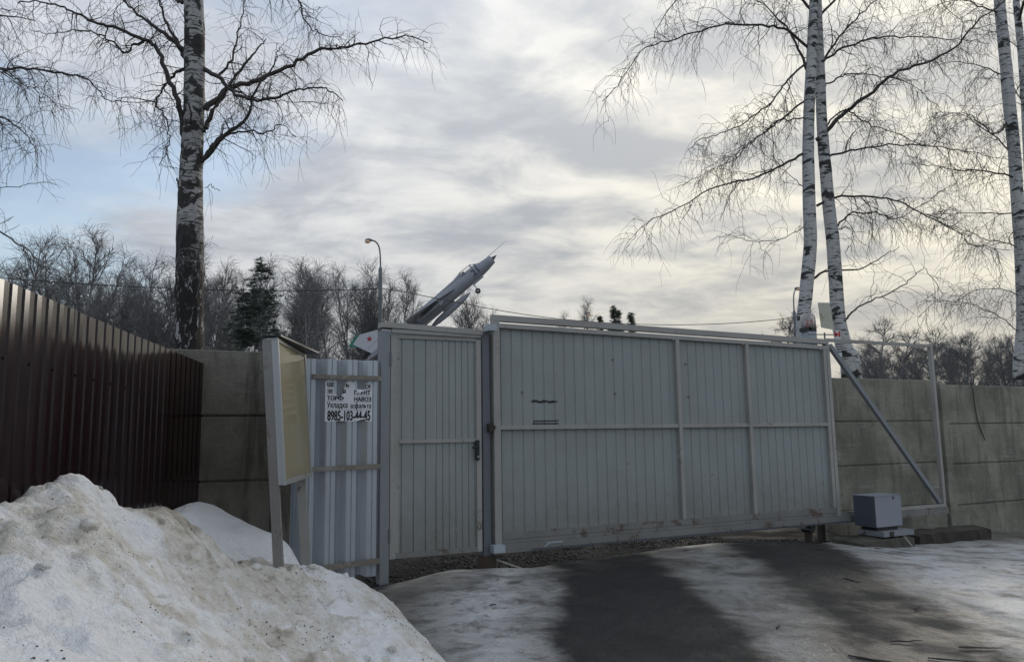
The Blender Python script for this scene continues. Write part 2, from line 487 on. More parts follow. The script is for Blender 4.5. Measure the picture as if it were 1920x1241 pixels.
def vnoise(X, Y, s, seed=0.0, octs=4):
    return np.array([mnoise.fractal(Vector((x * s, y * s, seed)), 1.0, 2.0, octs) for x, y in zip(X.ravel(), Y.ravel())]).reshape(X.shape)


def make_ground():
    xs = axis_coords(-2.6, 10.5, .055, 1500, .3); ys = axis_coords(3.2, 12.5, .055, 1500, .3)
    X, Y = np.meshgrid(xs, ys); near = (X > -3) & (X < 11) & (Y > 3) & (Y < 13)
    Z = ground_z(X, Y)
    nz = np.zeros_like(Z); q = vnoise(X[near], Y[near], 1.6, 3.3, 4); q2 = vnoise(X[near], Y[near], 7.0, 8.3, 3)
    nz[near] = q * .012 + q2 * .004
    Z = Z + nz
    wx = X.copy(); wy = Y.copy(); wn1 = np.zeros_like(Z); wn1[near] = vnoise(X[near], Y[near], 1.1, 20, 4)
    wx += wn1 * .12; wy += wn1 * .09
    d1 = poly_sd(wx, wy, gpoly([(1045, 1062), (1200, 1046), (1250, 1080), (1330, 1130), (1410, 1190), (1450, 1250), (1500, 1400), (1050, 1400), (1042, 1150)]))
    d2 = poly_sd(wx, wy, gpoly([(1325, 1028), (1370, 1012), (1470, 1010), (1550, 1030), (1585, 1060), (1640, 1100), (1720, 1135), (1830, 1180), (1960, 1245), (2100, 1400), (1760, 1400), (1570, 1175), (1450, 1095), (1380, 1055)]))
    d3 = poly_sd(wx, wy, gpoly([(600, 1085), (720, 1078), (790, 1078), (745, 1100), (712, 1118), (700, 1140), (640, 1140)], .13))
    dark = np.maximum.reduce([sstep(d1, -.20, .22), sstep(d2, -.32, .20), sstep(d3, -.1, .1)])
    ice = 1 - dark
    ice = np.where(near, ice, .8)
    dl = poly_sd(wx, wy, gpoly([(800, 1150), (900, 1090), (1000, 1085), (1010, 1300), (840, 1300)]))
    dm = poly_sd(wx, wy, gpoly([(1230, 1040), (1310, 1035), (1480, 1140), (1560, 1300), (1480, 1300), (1340, 1130)]))
    dr = poly_sd(wx, wy, gpoly([(1560, 1030), (1700, 1014), (2100, 1000), (2300, 1200), (1960, 1200), (1760, 1110), (1620, 1060)]))
    bright = 1.0 * sstep(dl, -.35, .35) + .30 * sstep(dm, -.2, .2) + .95 * sstep(dr, -.6, .5)
    gl = [(300, 1110), (690, 1092), (850, 1064), (1000, 1064), (1100, 1052), (1200, 1037), (1340, 1018), (1500, 1022), (1560, 1018), (1620, 1018), (1720, 1014), (1850, 1004)]
    bd = [tuple(atZ(x, y, .2 if x < 1560 else .05)[:2]) for x, y in gl]
    e1 = G(7.2, .3); e2 = G(7.2, 30); e3 = G(-20, 30); e4 = G(-20, -.1)
    dg = poly_sd(wx, wy, bd + [tuple(e1[:2]), tuple(e2[:2]), tuple(e3[:2]), tuple(e4[:2])])
    gravel = sstep(dg, -.05, .07)
    Z = Z - gravel * .03
    ny, nx = X.shape
    V = np.c_[X.ravel(), Y.ravel(), Z.ravel()]
    idx = np.arange(nx * ny).reshape(ny, nx)
    F = np.c_[idx[:-1, :-1].ravel(), idx[:-1, 1:].ravel(), idx[1:, 1:].ravel(), idx[1:, :-1].ravel()]
    o = mesh_np('ground', V, F, M['ground'], smooth=True); o['kind'] = 'structure'
    for nme, arr in (('ice', ice), ('gravel', gravel), ('bright', bright)):
        at = o.data.attributes.new(nme, 'FLOAT', 'POINT'); at.data.foreach_set('value', arr.ravel().astype(np.float32))
    return o


ground = make_ground()


def heap(name, ctrl, xr, yr, step, foot_fn, dirt_fn, amp, label, seed):
    f = tps(ctrl)
    xs = np.arange(xr[0], xr[1], step); ys = np.arange(yr[0], yr[1], step)
    X, Y = np.meshgrid(xs, ys); Z = f(X, Y); gz = ground_z(X, Y)
    n1 = vnoise(X, Y, 2.2, seed, 4); n2 = vnoise(X, Y, 6.0, seed + 5, 4); n4 = np.abs(vnoise(X, Y, 15.0, seed + 9, 3))
    rid = np.array([mnoise.ridged_multi_fractal(Vector((x * 3.2, y * 3.2, seed)), .9, 2.1, 5, 1.0, 2.0) for x, y in zip(X.ravel(), Y.ravel())]).reshape(X.shape)
    vor = np.array([mnoise.voronoi(Vector((x * 3.4 + .3 * a, y * 3.4 - .3 * a, seed)))[0][0] for x, y, a in zip(X.ravel(), Y.ravel(), n2.ravel())]).reshape(X.shape)
    vor2 = np.array([mnoise.voronoi(Vector((x * 10 + .4 * a, y * 10, seed + 3)))[0][0] for x, y, a in zip(X.ravel(), Y.ravel(), n2.ravel())]).reshape(X.shape)
    lump = np.clip(.5 - vor, 0, 1) * .15 * np.clip(n1 * 2.2 + .55, 0, 1) + np.clip(.42 - vor2, 0, 1) * .055 * np.clip(.55 - n1 * 2, 0, 1) - .02
    hgt = np.clip((Z - gz) / .25, 0, 1)
    Z = Z - hgt * .045 * amp + hgt * (lump * .7 * amp + n1 * .055 * amp + n2 * .042 * amp + n4 * .016 * amp + (rid - 1.1) * .034 * amp)
    Z = np.where(Z > gz, Z, gz - .05 - np.minimum((gz - Z), .3))
    V = np.c_[X.ravel(), Y.ravel(), Z.ravel()]
    keep_v = (Z > gz - .12)
    idx = np.arange(X.size).reshape(X.shape)
    F = np.c_[idx[:-1, :-1].ravel(), idx[:-1, 1:].ravel(), idx[1:, 1:].ravel(), idx[1:, :-1].ravel()]
    ok = keep_v.ravel()[F].any(1) & foot_fn(X, Y).ravel()[F].all(1); F = F[ok]
    used = np.unique(F); mp = np.full(X.size, -1); mp[used] = np.arange(len(used))
    o = mesh_np(name, V[used], mp[F], M['snow'], smooth=True)
    at = o.data.attributes.new('dirt', 'FLOAT', 'POINT'); at.data.foreach_set('value', dirt_fn(X, Y, Z).ravel()[used].astype(np.float32))
    tag(o, label, 'snow pile')
    return o


def ct(lst): return [tuple(atY(x, y, Y)) for x, y, Y in lst]


big = ct([(0, 940, 3.2), (60, 922, 3.4), (100, 914, 3.55), (145, 906, 3.7), (175, 908, 3.85), (200, 916, 3.95), (240, 930, 4.2), (300, 940, 4.5), (322, 955, 4.65), (334, 1000, 4.85), (365, 1014, 4.95), (400, 1024, 5.1),
          (470, 1039, 5.5), (555, 1050, 6.0), (610, 1082, 6.45),
          (0, 1050, 2.7), (0, 1150, 2.25), (0, 1241, 1.95), (120, 1000, 3.1), (200, 1100, 2.9), (200, 1241, 2.3), (250, 1000, 3.95), (330, 1070, 3.9), (400, 1150, 3.4), (400, 1241, 2.9), (480, 1100, 4.6),
          (560, 1120, 5.2), (560, 1241, 3.75), (600, 1180, 4.5), (700, 1241, 4.4)])
foot = [tuple(atZ(x, y, .10)[:2]) + (.10,) for x, y in [(680, 1106), (735, 1135), (768, 1160), (800, 1196), (832, 1241)]]
foot = foot + [(x - .10, y - .03, .17) for x, y, z in foot] + [(x - .27, y - .08, .29) for x, y, z in foot]
foot += [(-.44, 4.2, .02), (-.42, 3.4, .02), (-.45, 2.4, .02), (-.6, 1.4, .02), (-.1, 4.4, -.3), (0, 3.2, -.4), (-.1, 1.8, -.4), (-.55, 6.2, -.25), (-.9, 6.5, -.12), (-.2, 5.3, -.35), (-1.3, 6.75, -.02)]
big += foot + [(-2.45, 3.7, 1.08), (-2.6, 3.0, 1.0), (-2.6, 4.5, .75), (-2.55, 5.1, .42), (-2.2, 5.9, .25), (-1.9, 6.5, .15), (-1.7, 1.3, .75), (-2.4, 2.2, 1.0)]


def big_dirt(X, Y, Z):
    d_ = np.full(X.shape, .57)
    def blob(x, y, Y0, r, k):
        q = atY(x, y, Y0); return k * np.exp(-((X - q[0]) ** 2 + (Y - q[1]) ** 2) / (r * r))
    for a in ((190, 915, 3.9, .20, -.75), (250, 955, 4.1, .17, -.6), (150, 1180, 2.6, .38, -.65), (40, 1230, 2.1, .4, -.45), (330, 1110, 3.4, .25, -.2), (690, 1170, 5.3, .35, -.5), (620, 1110, 6.0, .3, -.5), (740, 1230, 4.6, .35, -.4), (500, 1200, 3.6, .35, -.2),
              (320, 970, 4.65, .13, .55), (290, 945, 4.45, .16, .45), (420, 1040, 5.0, .35, .35), (480, 1060, 5.2, .3, .35), (120, 960, 3.4, .4, .05), (60, 960, 3.1, .35, .05), (400, 1090, 4.3, .4, .15), (600, 1215, 4.1, .3, .1), (10, 1020, 2.8, .25, -.25)):
        d_ = d_ + blob(*a)
    return d_


def fence_x(Y): return -2.598 + (6.45 - Y) * (2.598 - 2.334) / (6.45 - 3.44)


pile = heap('snow_pile', big, (-2.8, .1), (1.4, 6.9), .02, lambda X, Y: (X > fence_x(Y) + .02) & ((Y - 7.6) < (X + .171) * .4948 - .06), big_dirt, 1.0,
     'large dirty trampled snow pile in the left foreground', 2.0)
small = ct([(330, 965, 5.6), (352, 947, 5.75), (375, 937, 5.9), (400, 944, 5.95), (420, 956, 5.95), (470, 982, 6.0), (520, 1000, 6.1), (545, 1025, 6.2), (556, 1052, 6.25),
            (340, 1010, 5.3), (400, 1020, 5.45), (470, 1035, 5.6), (400, 980, 5.7)]) + [(-2.6, 6.3, .7), (-2.1, 6.5, .5), (-1.5, 6.5, -.1), (-1.4, 6.1, -.1), (-2.2, 5.2, .2), (-1.75, 5.5, .1), (-2.6, 5.3, .5), (-2.65, 5.9, .85)]
heap('snow_pile', small, (-2.8, -1.3), (5.0, 6.9), .03, lambda X, Y: (X > fence_x(Y) + .02) & ((Y - 7.6) < (X + .171) * .4948 - .06), lambda X, Y, Z: np.full(X.shape, -.32), .30,
     'smaller clean white snow pile against the left concrete wall', 9.0)


def grit():
    from mathutils.bvhtree import BVHTree
    me = pile.data; bvh = BVHTree.FromPolygons([v_.co[:] for v_ in me.vertices], [tuple(p_.vertices) for p_ in me.polygons])
    rng = random.Random(12); sets = {'ice_clods': ([], []), 'dirt_grit': ([], [])}
    bm = bmesh.new(); bmesh.ops.create_icosphere(bm, subdivisions=1, radius=1); bm.verts.index_update()
    bv = [v_.co.copy() for v_ in bm.verts]; bf = [tuple(v_.index for v_ in f.verts) for f in bm.faces]; bm.free()
    for k in range(2400):
        x = rng.uniform(-2.4, -.4); y = rng.uniform(2.0, 6.3); hit = bvh.ray_cast(Vector((x, y, 4)), Vector((0, 0, -1)))
        if hit[0] is None or hit[0].z < .12: continue
        clod = k < 130
        if not clod and mnoise.noise(Vector((x * 2.2, y * 2.2, 4))) < .05: continue
        s = rng.uniform(.010, .036) * (1.5 if rng.random() < .15 else 1) if clod else rng.uniform(.0012, .0042) * (1.6 if y > 4 else 1)
        V, F = sets['ice_clods' if clod else 'dirt_grit']; b_ = len(V); ax = [s * rng.uniform(.7, 1.5) for _ in range(3)]; sd_ = rng.uniform(0, 99)
        rot = Matrix.Rotation(rng.uniform(0, 6.28), 3, 'Z') @ Matrix.Rotation(rng.uniform(-.5, .5), 3, 'X')
        for c in bv:
            q = Vector((c.x * ax[0], c.y * ax[1], c.z * ax[2] * .7)) * (1 + .35 * mnoise.noise(c * 1.7 + Vector((sd_, 0, 0))))
            V.append(tuple(hit[0] + rot @ q - Vector((0, 0, s * (.25 if clod else 0)))))
        F += [tuple(i + b_ for i in f) for f in bf]
    o = mesh_np('ice_clods', *sets['ice_clods'], M['snow'], smooth=True); tag(o, 'small icy clods scattered over the large dirty snow pile', 'ice clods', kind='stuff')
    at = o.data.attributes.new('dirt', 'FLOAT', 'POINT'); at.data.foreach_set('value', np.full(len(o.data.vertices), .55, np.float32))
    o = mesh_np('dirt_grit', *sets['dirt_grit'], M['twig']); tag(o, 'dark grit and crumbs sprinkled on the large dirty snow pile', 'grit', kind='stuff')


grit()


def pebbles():
    rng = random.Random(4); V = []; F = []
    base = [(1, 0, 0), (-1, 0, 0), (0, 1, 0), (0, -1, 0), (0, 0, 1), (0, 0, -1)]
    fc = [(0, 2, 4), (2, 1, 4), (1, 3, 4), (3, 0, 4), (2, 0, 5), (1, 2, 5), (3, 1, 5), (0, 3, 5)]
    for k in range(5200):
        t_ = rng.uniform(-1.2, 6.5); of = rng.uniform(-.32, 1.3) if rng.random() < .8 else rng.uniform(1.3, 3)
        if t_ > 3.6: of = rng.uniform(-.55, .6)
        q = G(t_, of); s = rng.uniform(.006, .02) * (1.5 if rng.random() < .12 else 1)
        z = float(ground_z(q[0], q[1])) - .03 + s * .2; b = len(V); a = rng.uniform(0, 6.28)
        for x, y, zz_ in base:
            x *= s * rng.uniform(.7, 1.4); y *= s * rng.uniform(.7, 1.3); zz_ *= s * rng.uniform(.45, .8)
            V.append((q[0] + x * math.cos(a) - y * math.sin(a), q[1] + x * math.sin(a) + y * math.cos(a), z + zz_))
        F += [tuple(i + b for i in f) for f in fc]
    o = mesh_np('gravel', V, F, M['stone']); tag(o, 'loose dark gravel and grit lying under the sliding gate', 'gravel', kind='stuff')


pebbles()


def litter():
    mb = MB(); rng = random.Random(11)
    for x, y, l_, a in [(1600, 1112, .16, -.9), (1700, 1203, .22, .1), (1840, 1210, .28, -.1), (1640, 1235, .3, -.5), (1790, 1232, .3, -.3), (1380, 1080, .09, .1), (1540, 1060, .12, .2), (1650, 1042, .12, 0), (1460, 1187, .1, 1), (1850, 1238, .2, .3), (1720, 1150, .1, .6), (925, 1160, .05, .3), (1500, 1105, .06, 1.2), (1290, 1068, .08, .2)]:
        p = atZ(x, y, .05); pts = []
        for k in range(5):
            q = (p[0] + math.cos(a) * l_ * (k / 4 - .5) + rng.uniform(-.008, .008), p[1] + math.sin(a) * l_ * (k / 4 - .5) + rng.uniform(-.01, .01))
            pts.append((q[0], q[1], float(ground_z(*q)) + .012))
        mb.tube(pts, [.004, .006, .005, .004, .002], 5)
    o = mb.build('twig_litter', M['twig']); tag(o, 'scattered dark fallen twigs on the icy driveway', 'twigs', kind='stuff')


litter()

# ------------------------------------------------------------------ profiled sheet
def ribbed(mb, x0, x1, z0, z1, period, flat, depth, y, phase=0.0, ztop=None, zbot=None, nz=1):
    """profiled sheet in the x-z plane: flats of width flat at y, grooves pressed back by depth"""
    xs = []; sl_ = (period - flat) * .3
    k = math.floor((x0 - phase) / period) - 1
    while phase + k * period < x1 + period:
        b = phase + k * period
        xs += [(b, y), (b + flat * .5, y - .0008), (b + flat, y), (b + flat + sl_, y + depth), (b + period - sl_, y + depth)]
        k += 1
    def at(x):
        for (a, ya), (b, yb) in zip(xs[:-1], xs[1:]):
            if a <= x <= b: return ya + (yb - ya) * (x - a) / max(b - a, 1e-9)
        return y
    pts = [(x0, at(x0))] + [q for q in xs if x0 < q[0] < x1] + [(x1, at(x1))]
    n = len(pts); v = []
    for j in range(nz + 1):
        for x, yy in pts:
            u = (x - x0) / (x1 - x0)
            zt = z1 if ztop is None else ztop(u); zb = z0 if zbot is None else zbot(u)
            v.append((x, yy, zb + (zt - zb) * j / nz))
    f = [(j * n + i, j * n + i + 1, (j + 1) * n + i + 1, (j + 1) * n + i) for j in range(nz) for i in range(n - 1)]
    return mb.add(v, f)


def gthing(name, t, off, z, label, cat):
    o = thing(name, G(t, off, z), GANG, label, cat)
    return o, (t, off, z)


# ------------------------------------------------------------------ sliding gate
gate, go = gthing('sliding_gate', 0, 0, .30, 'long grey sheet metal sliding gate with cantilever tail across the driveway', 'gate')
def gtop(t): return 2.625 - t * .012            # the frame sags slightly to the right
def gm(): return MB(go)
FW = .055
SA = 2.245; SB = 3.27; TE_ = 4.62; TT = 6.64
def zlow(t): return .44


gm().bar((-.035, 0, gtop(0) - .03), (TE_, 0, gtop(TE_) - .03), .075, .06).build('top_rail', M['gate_frame'], gate)
gm().bar((.01, -.012, gtop(0) - .105), (TE_ - .03, -.012, gtop(TE_) - .105), .045, .045).build('upper_flange', M['gate_frame'], gate)
gm().box(-.035, .035, -.036, .036, .40, gtop(0) - .061).build('stile', M['gate_frame'], gate)
gm().box(TE_ - .095, TE_ - .045, -.03, .03, .502, gtop(TE_) - .13).build('stile', M['gate_frame'], gate)
gm().box(TE_ - .04, TE_ + .012, -.034, .034, .40, gtop(TE_) - .061).build('stile', M['gate_frame'], gate)
for x in (SA, SB):
    gm().box(x - .024, x + .024, -.034, .02, .502, gtop(x) - .13).build('mullion', M['gate_frame'], gate)
for a, b in ((.036, SA - .025), (SA + .025, SB - .025), (SB + .025, TE_ - .096)):
    gm().box(a, b, -.026, .012, 1.49, 1.532).build('mid_rail', M['gate_frame'], gate)
gm().box(.036, TE_ - .041, -.032, .03, .44, .50).build('bottom_rail', M['gate_low'], gate)
gm().box(.02, TE_ + .2, -.028, .03, .402, .438).build('guide_rail', M['gate_low'], gate)
mb = gm(); mb.box(-.0, TT, -.05, .045, .315, .40); mb.build('cantilever_beam', M['gate_low'], gate)
mb = gm()
for i in range(150): mb.box(.35 + i * .03, .35 + i * .03 + .016, -.066, -.050, .318, .338)
mb.build('toothed_rack', M['dark_steel'], gate)
gm().box(.52, .70, -.055, -.0505, .372, .385).add([(.52, -.054, .372), (.55, -.054, .372), (.50, -.054, .345), (.48, -.054, .345)], [(0, 1, 2, 3)]).build('bright_scrape', M['bracket'], gate)
ribw = [(.036, SA - .025, .1225, .035), (SA + .025, SB - .025, .1225, .03), (SB + .025, TE_ - .096, .1225, .03)]
for a, b, per, ph in ribw:
    up_ = gm(); ribbed(up_, a, b, 1.5315, 2.5, per, per - .022, .008, .013, a + ph, ztop=lambda u, a=a, b=b: gtop(a + (b - a) * u) - .10)
    up_.build('sheet', M['gate_sheet'], gate)
    lo_ = gm(); ribbed(lo_, a, b, .498, 1.4895, per, per - .022, .008, .013, a + ph); lo_.build('sheet', M['gate_sheet'], gate)
    bk = gm(); bk.box(a, b, .027, .030, .50, 2.45); bk.build('backing_sheet', M['gate_sheet'], gate)
# tail frame
gm().box(TE_ + .013, TT, -.02, .02, 2.545, 2.585).build('tail_top_rail', M['gate_frame'], gate)
gm().box(TT - .05, TT, -.025, .025, .402, 2.544).build('tail_stile', M['gate_frame'], gate)
gm().box(TE_ + .21, TT - .051, -.025, .025, .402, .44).build('tail_bottom_rail', M['gate_frame'], gate)
gm().bar((TE_ + .05, 0.0, 2.50), (TT - .10, 0.0, .46), .05, .055).build('diagonal_brace', M['post_grey'], gate)
mb = gm(); mb.tube([(TE_ - .02, 0, 2.57), (TE_ - .02, 0, 2.66)], .010, 6); mb.bar((TE_ - .30, .0, 2.625), (TE_ + .16, .0, 2.64), .012, .012)
mb.build('top_stop_bolt', M['dark_steel'], gate)
# black tape left from a sign
TP = .40
for x0, x1, z0, z1 in ((.0, .305, 1.763, 1.775), (.02, .075, 1.776, 1.785), (.125, .178, 1.774, 1.783), (.24, .272, 1.772, 1.781), (.07, .135, 1.755, 1.7625), (.195, .255, 1.754, 1.7625)):
    gm().box(TP + x0, TP + x1, .0085, .0115, z0, z1).build('tape_strip', M['tape'], gate)
for x0, x1, za, zb in ((.02, .315, 1.570, 1.575), (.01, .315, 1.546, 1.545)):
    gm().add([(TP + x0, .0095, za - .006), (TP + x1, .0095, zb - .006), (TP + x1, .0095, zb + .006), (TP + x0, .0095, za + .006)], [(0, 1, 2, 3)]).build('tape_strip', M['tape'], gate)
for x, z in ((1.40, 2.22), (1.42, 1.86), (2.38, 2.20), (2.40, 1.83), (.30, 1.86)):
    gm().tube([(x, .004, z), (x, .014, z)], .012, 8).build('rivet', M['dark_steel'], gate)

# ------------------------------------------------------------------ door frame and pedestrian door
df, do_ = gthing('door_frame', -.62, .03, .15, 'grey steel posts and lintel framing the narrow pedestrian door', 'door frame')
def dm(): return MB(do_)
dm().box(-1.17, -1.085, -.02, .09, .05, 2.415).build('post', M['post_grey'], df)
pm = dm(); pm.box(-.145, -.075, -.015, .10, .02, 2.45); pm.build('post', M['dark_steel'], df)
dm().box(-.074, -.005, .045, .11, .02, 2.52).build('post_channel', M['post_grey'], df)
dm().bar((-1.17, .03, 2.47), (-.15, .03, 2.44), .14, .05).build('lintel', M['gate_frame'], df)
dm().bar((-1.07, -.008, 2.415), (-.16, .0, 2.405), .05, .035).build('lintel_flange', M['gate_frame'], df)
dm().box(-.125, -.04, -.13, -.017, 2.452, 2.515).build('gate_catch', M['bracket'], df)
dm().box(-.10, .02, -.14, -.052, .335, .405).build('gate_catch', M['bracket'], df)
lt = dm(); lt.box(-.105, -.06, -.075, -.0155, 1.47, 1.55, .006); lt.box(-.059, -.038, -.07, -.03, 1.49, 1.53)
lt.build('latch_lug', M['wood'], df)
dm().box(-.150, -.03, -.03, .11, .02, .30).build('rusty_post_foot', painted('rusty_foot', (.06, .045, .04), .8, 1.0, (.05, .028, .02), dirt=.6), df)
dm().bar((-.03, -.05, .26), (.16, -.24, .185), .015, .012).build('foot_stay', M['gate_frame'], df)

door, dd = gthing('pedestrian_door', -.62, .02, .33, 'grey ribbed metal pedestrian door with black handle left of the sliding gate', 'door')
def em(): return MB(dd)
DL, DR, DZ0, DZ1 = -1.075, -.16, .345, 2.39
em().box(DL, DL + .055, -.01, .04, DZ0, DZ1).build('stile', M['gate_frame'], door)
em().box(DL + .056, DL + .085, .0, .04, DZ0 + .05, DZ1 - .04).build('inner_stile', M['gate_frame'], door)
em().box(DR - .05, DR, -.01, .04, DZ0, DZ1 - .02).build('stile', M['gate_frame'], door)
em().box(DL + .056, DR - .051, -.008, .04, DZ0, DZ0 + .048).build('bottom_rail', M['gate_low'], door)
em().box(DL + .086, DR - .051, -.008, .03, 1.375, 1.408).build('mid_rail', M['gate_frame'], door)
em().box(DL + .056, DR - .051, -.006, .04, DZ1 - .038, DZ1).build('top_rail', M['gate_frame'], door)
for z0, z1 in ((DZ0 + .047, 1.376), (1.407, DZ1 - .037)):
    mb = em()
    ribbed(mb, DL + .085, DL + .085 + .36, z0, z1, .118, .103, .010, .014, DL + .12)
    mb.build('sheet', M['gate_sheet'], door)
    mb = em()
    ribbed(mb, DL + .085 + .3605, DR - .05, z0, z1, .066, .054, .008, .012, DL + .46)
    mb.build('sheet', M['gate_sheet'], door)
hp = em(); hp.box(-.232, -.188, -.032, -.011, 1.20, 1.395, .01); hp = hp.build('handle_plate', M['black'], door)
em().box(-.285, -.205, -.075, -.058, 1.315, 1.333, .006).tube([(-.215, -.032, 1.324), (-.215, -.066, 1.324)], .009, 8).build('lever', M['black'], hp)
em().tube([(-.205, -.033, 1.235), (-.205, -.036, 1.235)], .009, 10).build('keyhole', M['bracket'], hp)
for z in (.55, 2.15): em().tube([(DL - .008, -.018, z - .06), (DL - .008, -.018, z + .06)], .012, 8).build('hinge', M['dark_steel'], door)

# ------------------------------------------------------------------ galvanised infill fence
gf, fo = gthing('sheet_fence', -1.55, .03, .15, 'tall bluish galvanised corrugated sheet fence between door post and notice board', 'fence')
def fm(): return MB(fo)
mb = fm()
prof = []; per = .188; x = -2.02; x_end = -1.19
ph0 = -1.665
cyc = [(0, 0), (.010, -.004), (.042, -.004), (.047, .002), (.052, -.004), (.090, -.004), (.096, .052), (.132, .030), (.138, .036), (.144, .030), (.182, .004)]
k0 = -3
for k in range(k0, 5):
    for a, yy in cyc:
        xx = ph0 + k * per + a
        if x <= xx <= x_end: prof.append((xx, yy))
n = len(prof)
rngf = random.Random(3)
zb_ = []
for i, (xx, yy) in enumerate(prof):
    z_b = .215 + (.02 if yy > .02 else .0) + (-1.9 - xx) * .06 * -1 * 0
    zb_.append(z_b - .01 * (xx + 1.6))
v = [(xx, yy, zb_[i]) for i, (xx, yy) in enumerate(prof)] + [(xx, yy, 2.135) for xx, yy in prof]
mb.add(v, [(i, i + 1, n + i + 1, n + i) for i in range(n - 1)])
mb.build('corrugated_sheet', M['galv'], gf)
fm().bar((-1.80, -.030, 1.975), (-1.172, -.030, 1.968), .02, .04).build('rail', M['angle'], gf)
fm().bar((-1.83, -.030, 1.163), (-1.172, -.030, 1.175), .02, .04).build('rail', M['angle'], gf)
fm().bar((-1.84, -.030, .315), (-1.172, -.030, .345), .02, .045).build('rail', M['angle'], gf)


def text_mesh(name, body, mat, parent, x, y, z, width, height, bold=.0):
    cu = bpy.data.curves.new(name, 'FONT'); cu.body = body; cu.size = 1.0; cu.resolution_u = 3
    o = bpy.data.objects.new(name, cu); COL.objects.link(o)
    dg = bpy.context.evaluated_depsgraph_get(); dg.update()
    me = bpy.data.meshes.new_from_object(o.evaluated_get(dg)); bpy.data.objects.remove(o)
    co = np.zeros(len(me.vertices) * 3); me.vertices.foreach_get('co', co); co = co.reshape(-1, 3)
    x0, x1, y0, y1 = co[:, 0].min(), co[:, 0].max(), co[:, 1].min(), co[:, 1].max()
    out = np.c_[x + (co[:, 0] - x0) / (x1 - x0) * width, np.full(len(co), y), z + (co[:, 1] - y0) / (y1 - y0) * height]
    me.vertices.foreach_set('co', out.ravel()); me.update()
    if bold > 0:                                  # heavier strokes: the glyphs printed several times, slightly shifted
        fs = [tuple(p_.vertices) for p_ in me.polygons]; V2 = []; F2 = []; sx = bold * .5 * (width / (x1 - x0)); sz_ = bold * .3 * (height / (y1 - y0))
        for j, (ax_, az_) in enumerate(((0, 0), (-1, 0), (1, 0), (0, -1), (0, 1))):
            b_ = len(V2); V2 += [(q[0] + ax_ * sx, q[1] - j * .00012, q[2] + az_ * sz_) for q in out]; F2 += [tuple(i + b_ for i in f) for f in fs]
        me = bpy.data.meshes.new(name); me.from_pydata(V2, [], F2); me.update()
    me.materials.clear(); me.materials.append(mat); me.name = name
    return link(bpy.data.objects.new(name, me), parent)


# advertising poster, torn over the hollows of the sheet
PX0, PZ1, PW, PH = -1.677, 1.936, .430, .358
def pu(cx, cy): return (PX0 + (cx - 105) / 980 * PW - PX0, -((cy - 385) / 755) * PH + PH)
pos, po = gthing('poster', PX0, -.0058, PZ1 - PH, 'torn white advertising poster with black lettering on the galvanised fence', 'poster')
outline = [(105, 385), (285, 388), (284, 600), (330, 630), (370, 668), (415, 705), (440, 650), (470, 590), (495, 512), (520, 395), (716, 400), (720, 520), (830, 530), (945, 532), (940, 415), (1060, 415), (1085, 430), (1082, 1140), (945, 1138), (925, 1085), (850, 1100), (735, 1140), (610, 1140), (510, 1132), (400, 1128), (290, 1138), (105, 1140)]
mb = MB(); mb.prism([pu(*q) for q in outline], 0.0, .0006); mb.build('paper', M['paper'], pos)
mb = MB(); mb.add([(*pu(745, 533)[:1], -.006, pu(745, 533)[1]), (pu(935, 548)[0], -.004, pu(935, 548)[1]), (pu(840, 585)[0], -.016, pu(840, 585)[1]), (pu(765, 612)[0], -.012, pu(765, 612)[1])], [(0, 1, 2, 3)])
mb.build('curled_flap', M['paper'], pos)
mb = MB(); mb.add([(pu(725, 1092)[0], -.003, pu(725, 1092)[1]), (pu(925, 1070)[0], -.003, pu(925, 1070)[1]), (pu(905, 1092)[0], -.014, pu(905, 1092)[1]), (pu(735, 1140)[0], -.008, pu(735, 1140)[1])], [(0, 1, 2, 3)])
mb.build('curled_flap', M['paper'], pos)
def ptxt(s, xa, xb, ya, yb, bold=.11):
    a = pu(xa, yb); b = pu(xb, ya)
    text_mesh('lettering', s, M['ink'], pos, a[0], -.0012, a[1], b[0] - a[0], b[1] - a[1], bold)
ptxt('ЩЕ', 145, 283, 408, 490); ptxt('Ь', 530, 590, 418, 487); ptxt('ОК', 945, 1052, 432, 508)
ptxt('ЗЕ', 150, 262, 535, 606); ptxt('Я', 465, 520, 540, 610); ptxt('ГРУНТ', 705, 1040, 548, 628)
ptxt('ТОР', 148, 358, 660, 738); ptxt('О', 366, 478, 668, 730)
a = pu(414, 745); b = pu(430, 652); MB().box(a[0], b[0], -.0016, -.0012, a[1], b[1]).build('letter_stem', M['ink'], pos); ptxt('НАВОЗ', 705, 1060, 675, 755)
ptxt('Укладка', 148, 565, 775, 905, .06); ptxt('ас', 628, 715, 815, 890, .06); ptxt('о', 725, 790, 812, 892, .06); ptxt('альта', 805, 1055, 815, 890, .06)
a = pu(750, 930); b = pu(765, 772); MB().box(a[0], b[0], -.0022, -.0018, a[1], b[1]).build('letter_stem', M['ink'], pos)
ptxt('8985-103-44-45', 160, 1040, 940, 1120, .09)
for xa, xb, yy in ((148, 285, 492), (525, 590, 502), (945, 1050, 526), (148, 285, 628), (705, 1035, 640), (148, 480, 750), (705, 1062, 770), (148, 1062, 915)):
    a = pu(xa, yy + 4); b = pu(xb, yy); MB().box(a[0], b[0], -.0014, -.0010, a[1], b[1]).build('underline', M['ink'], pos)

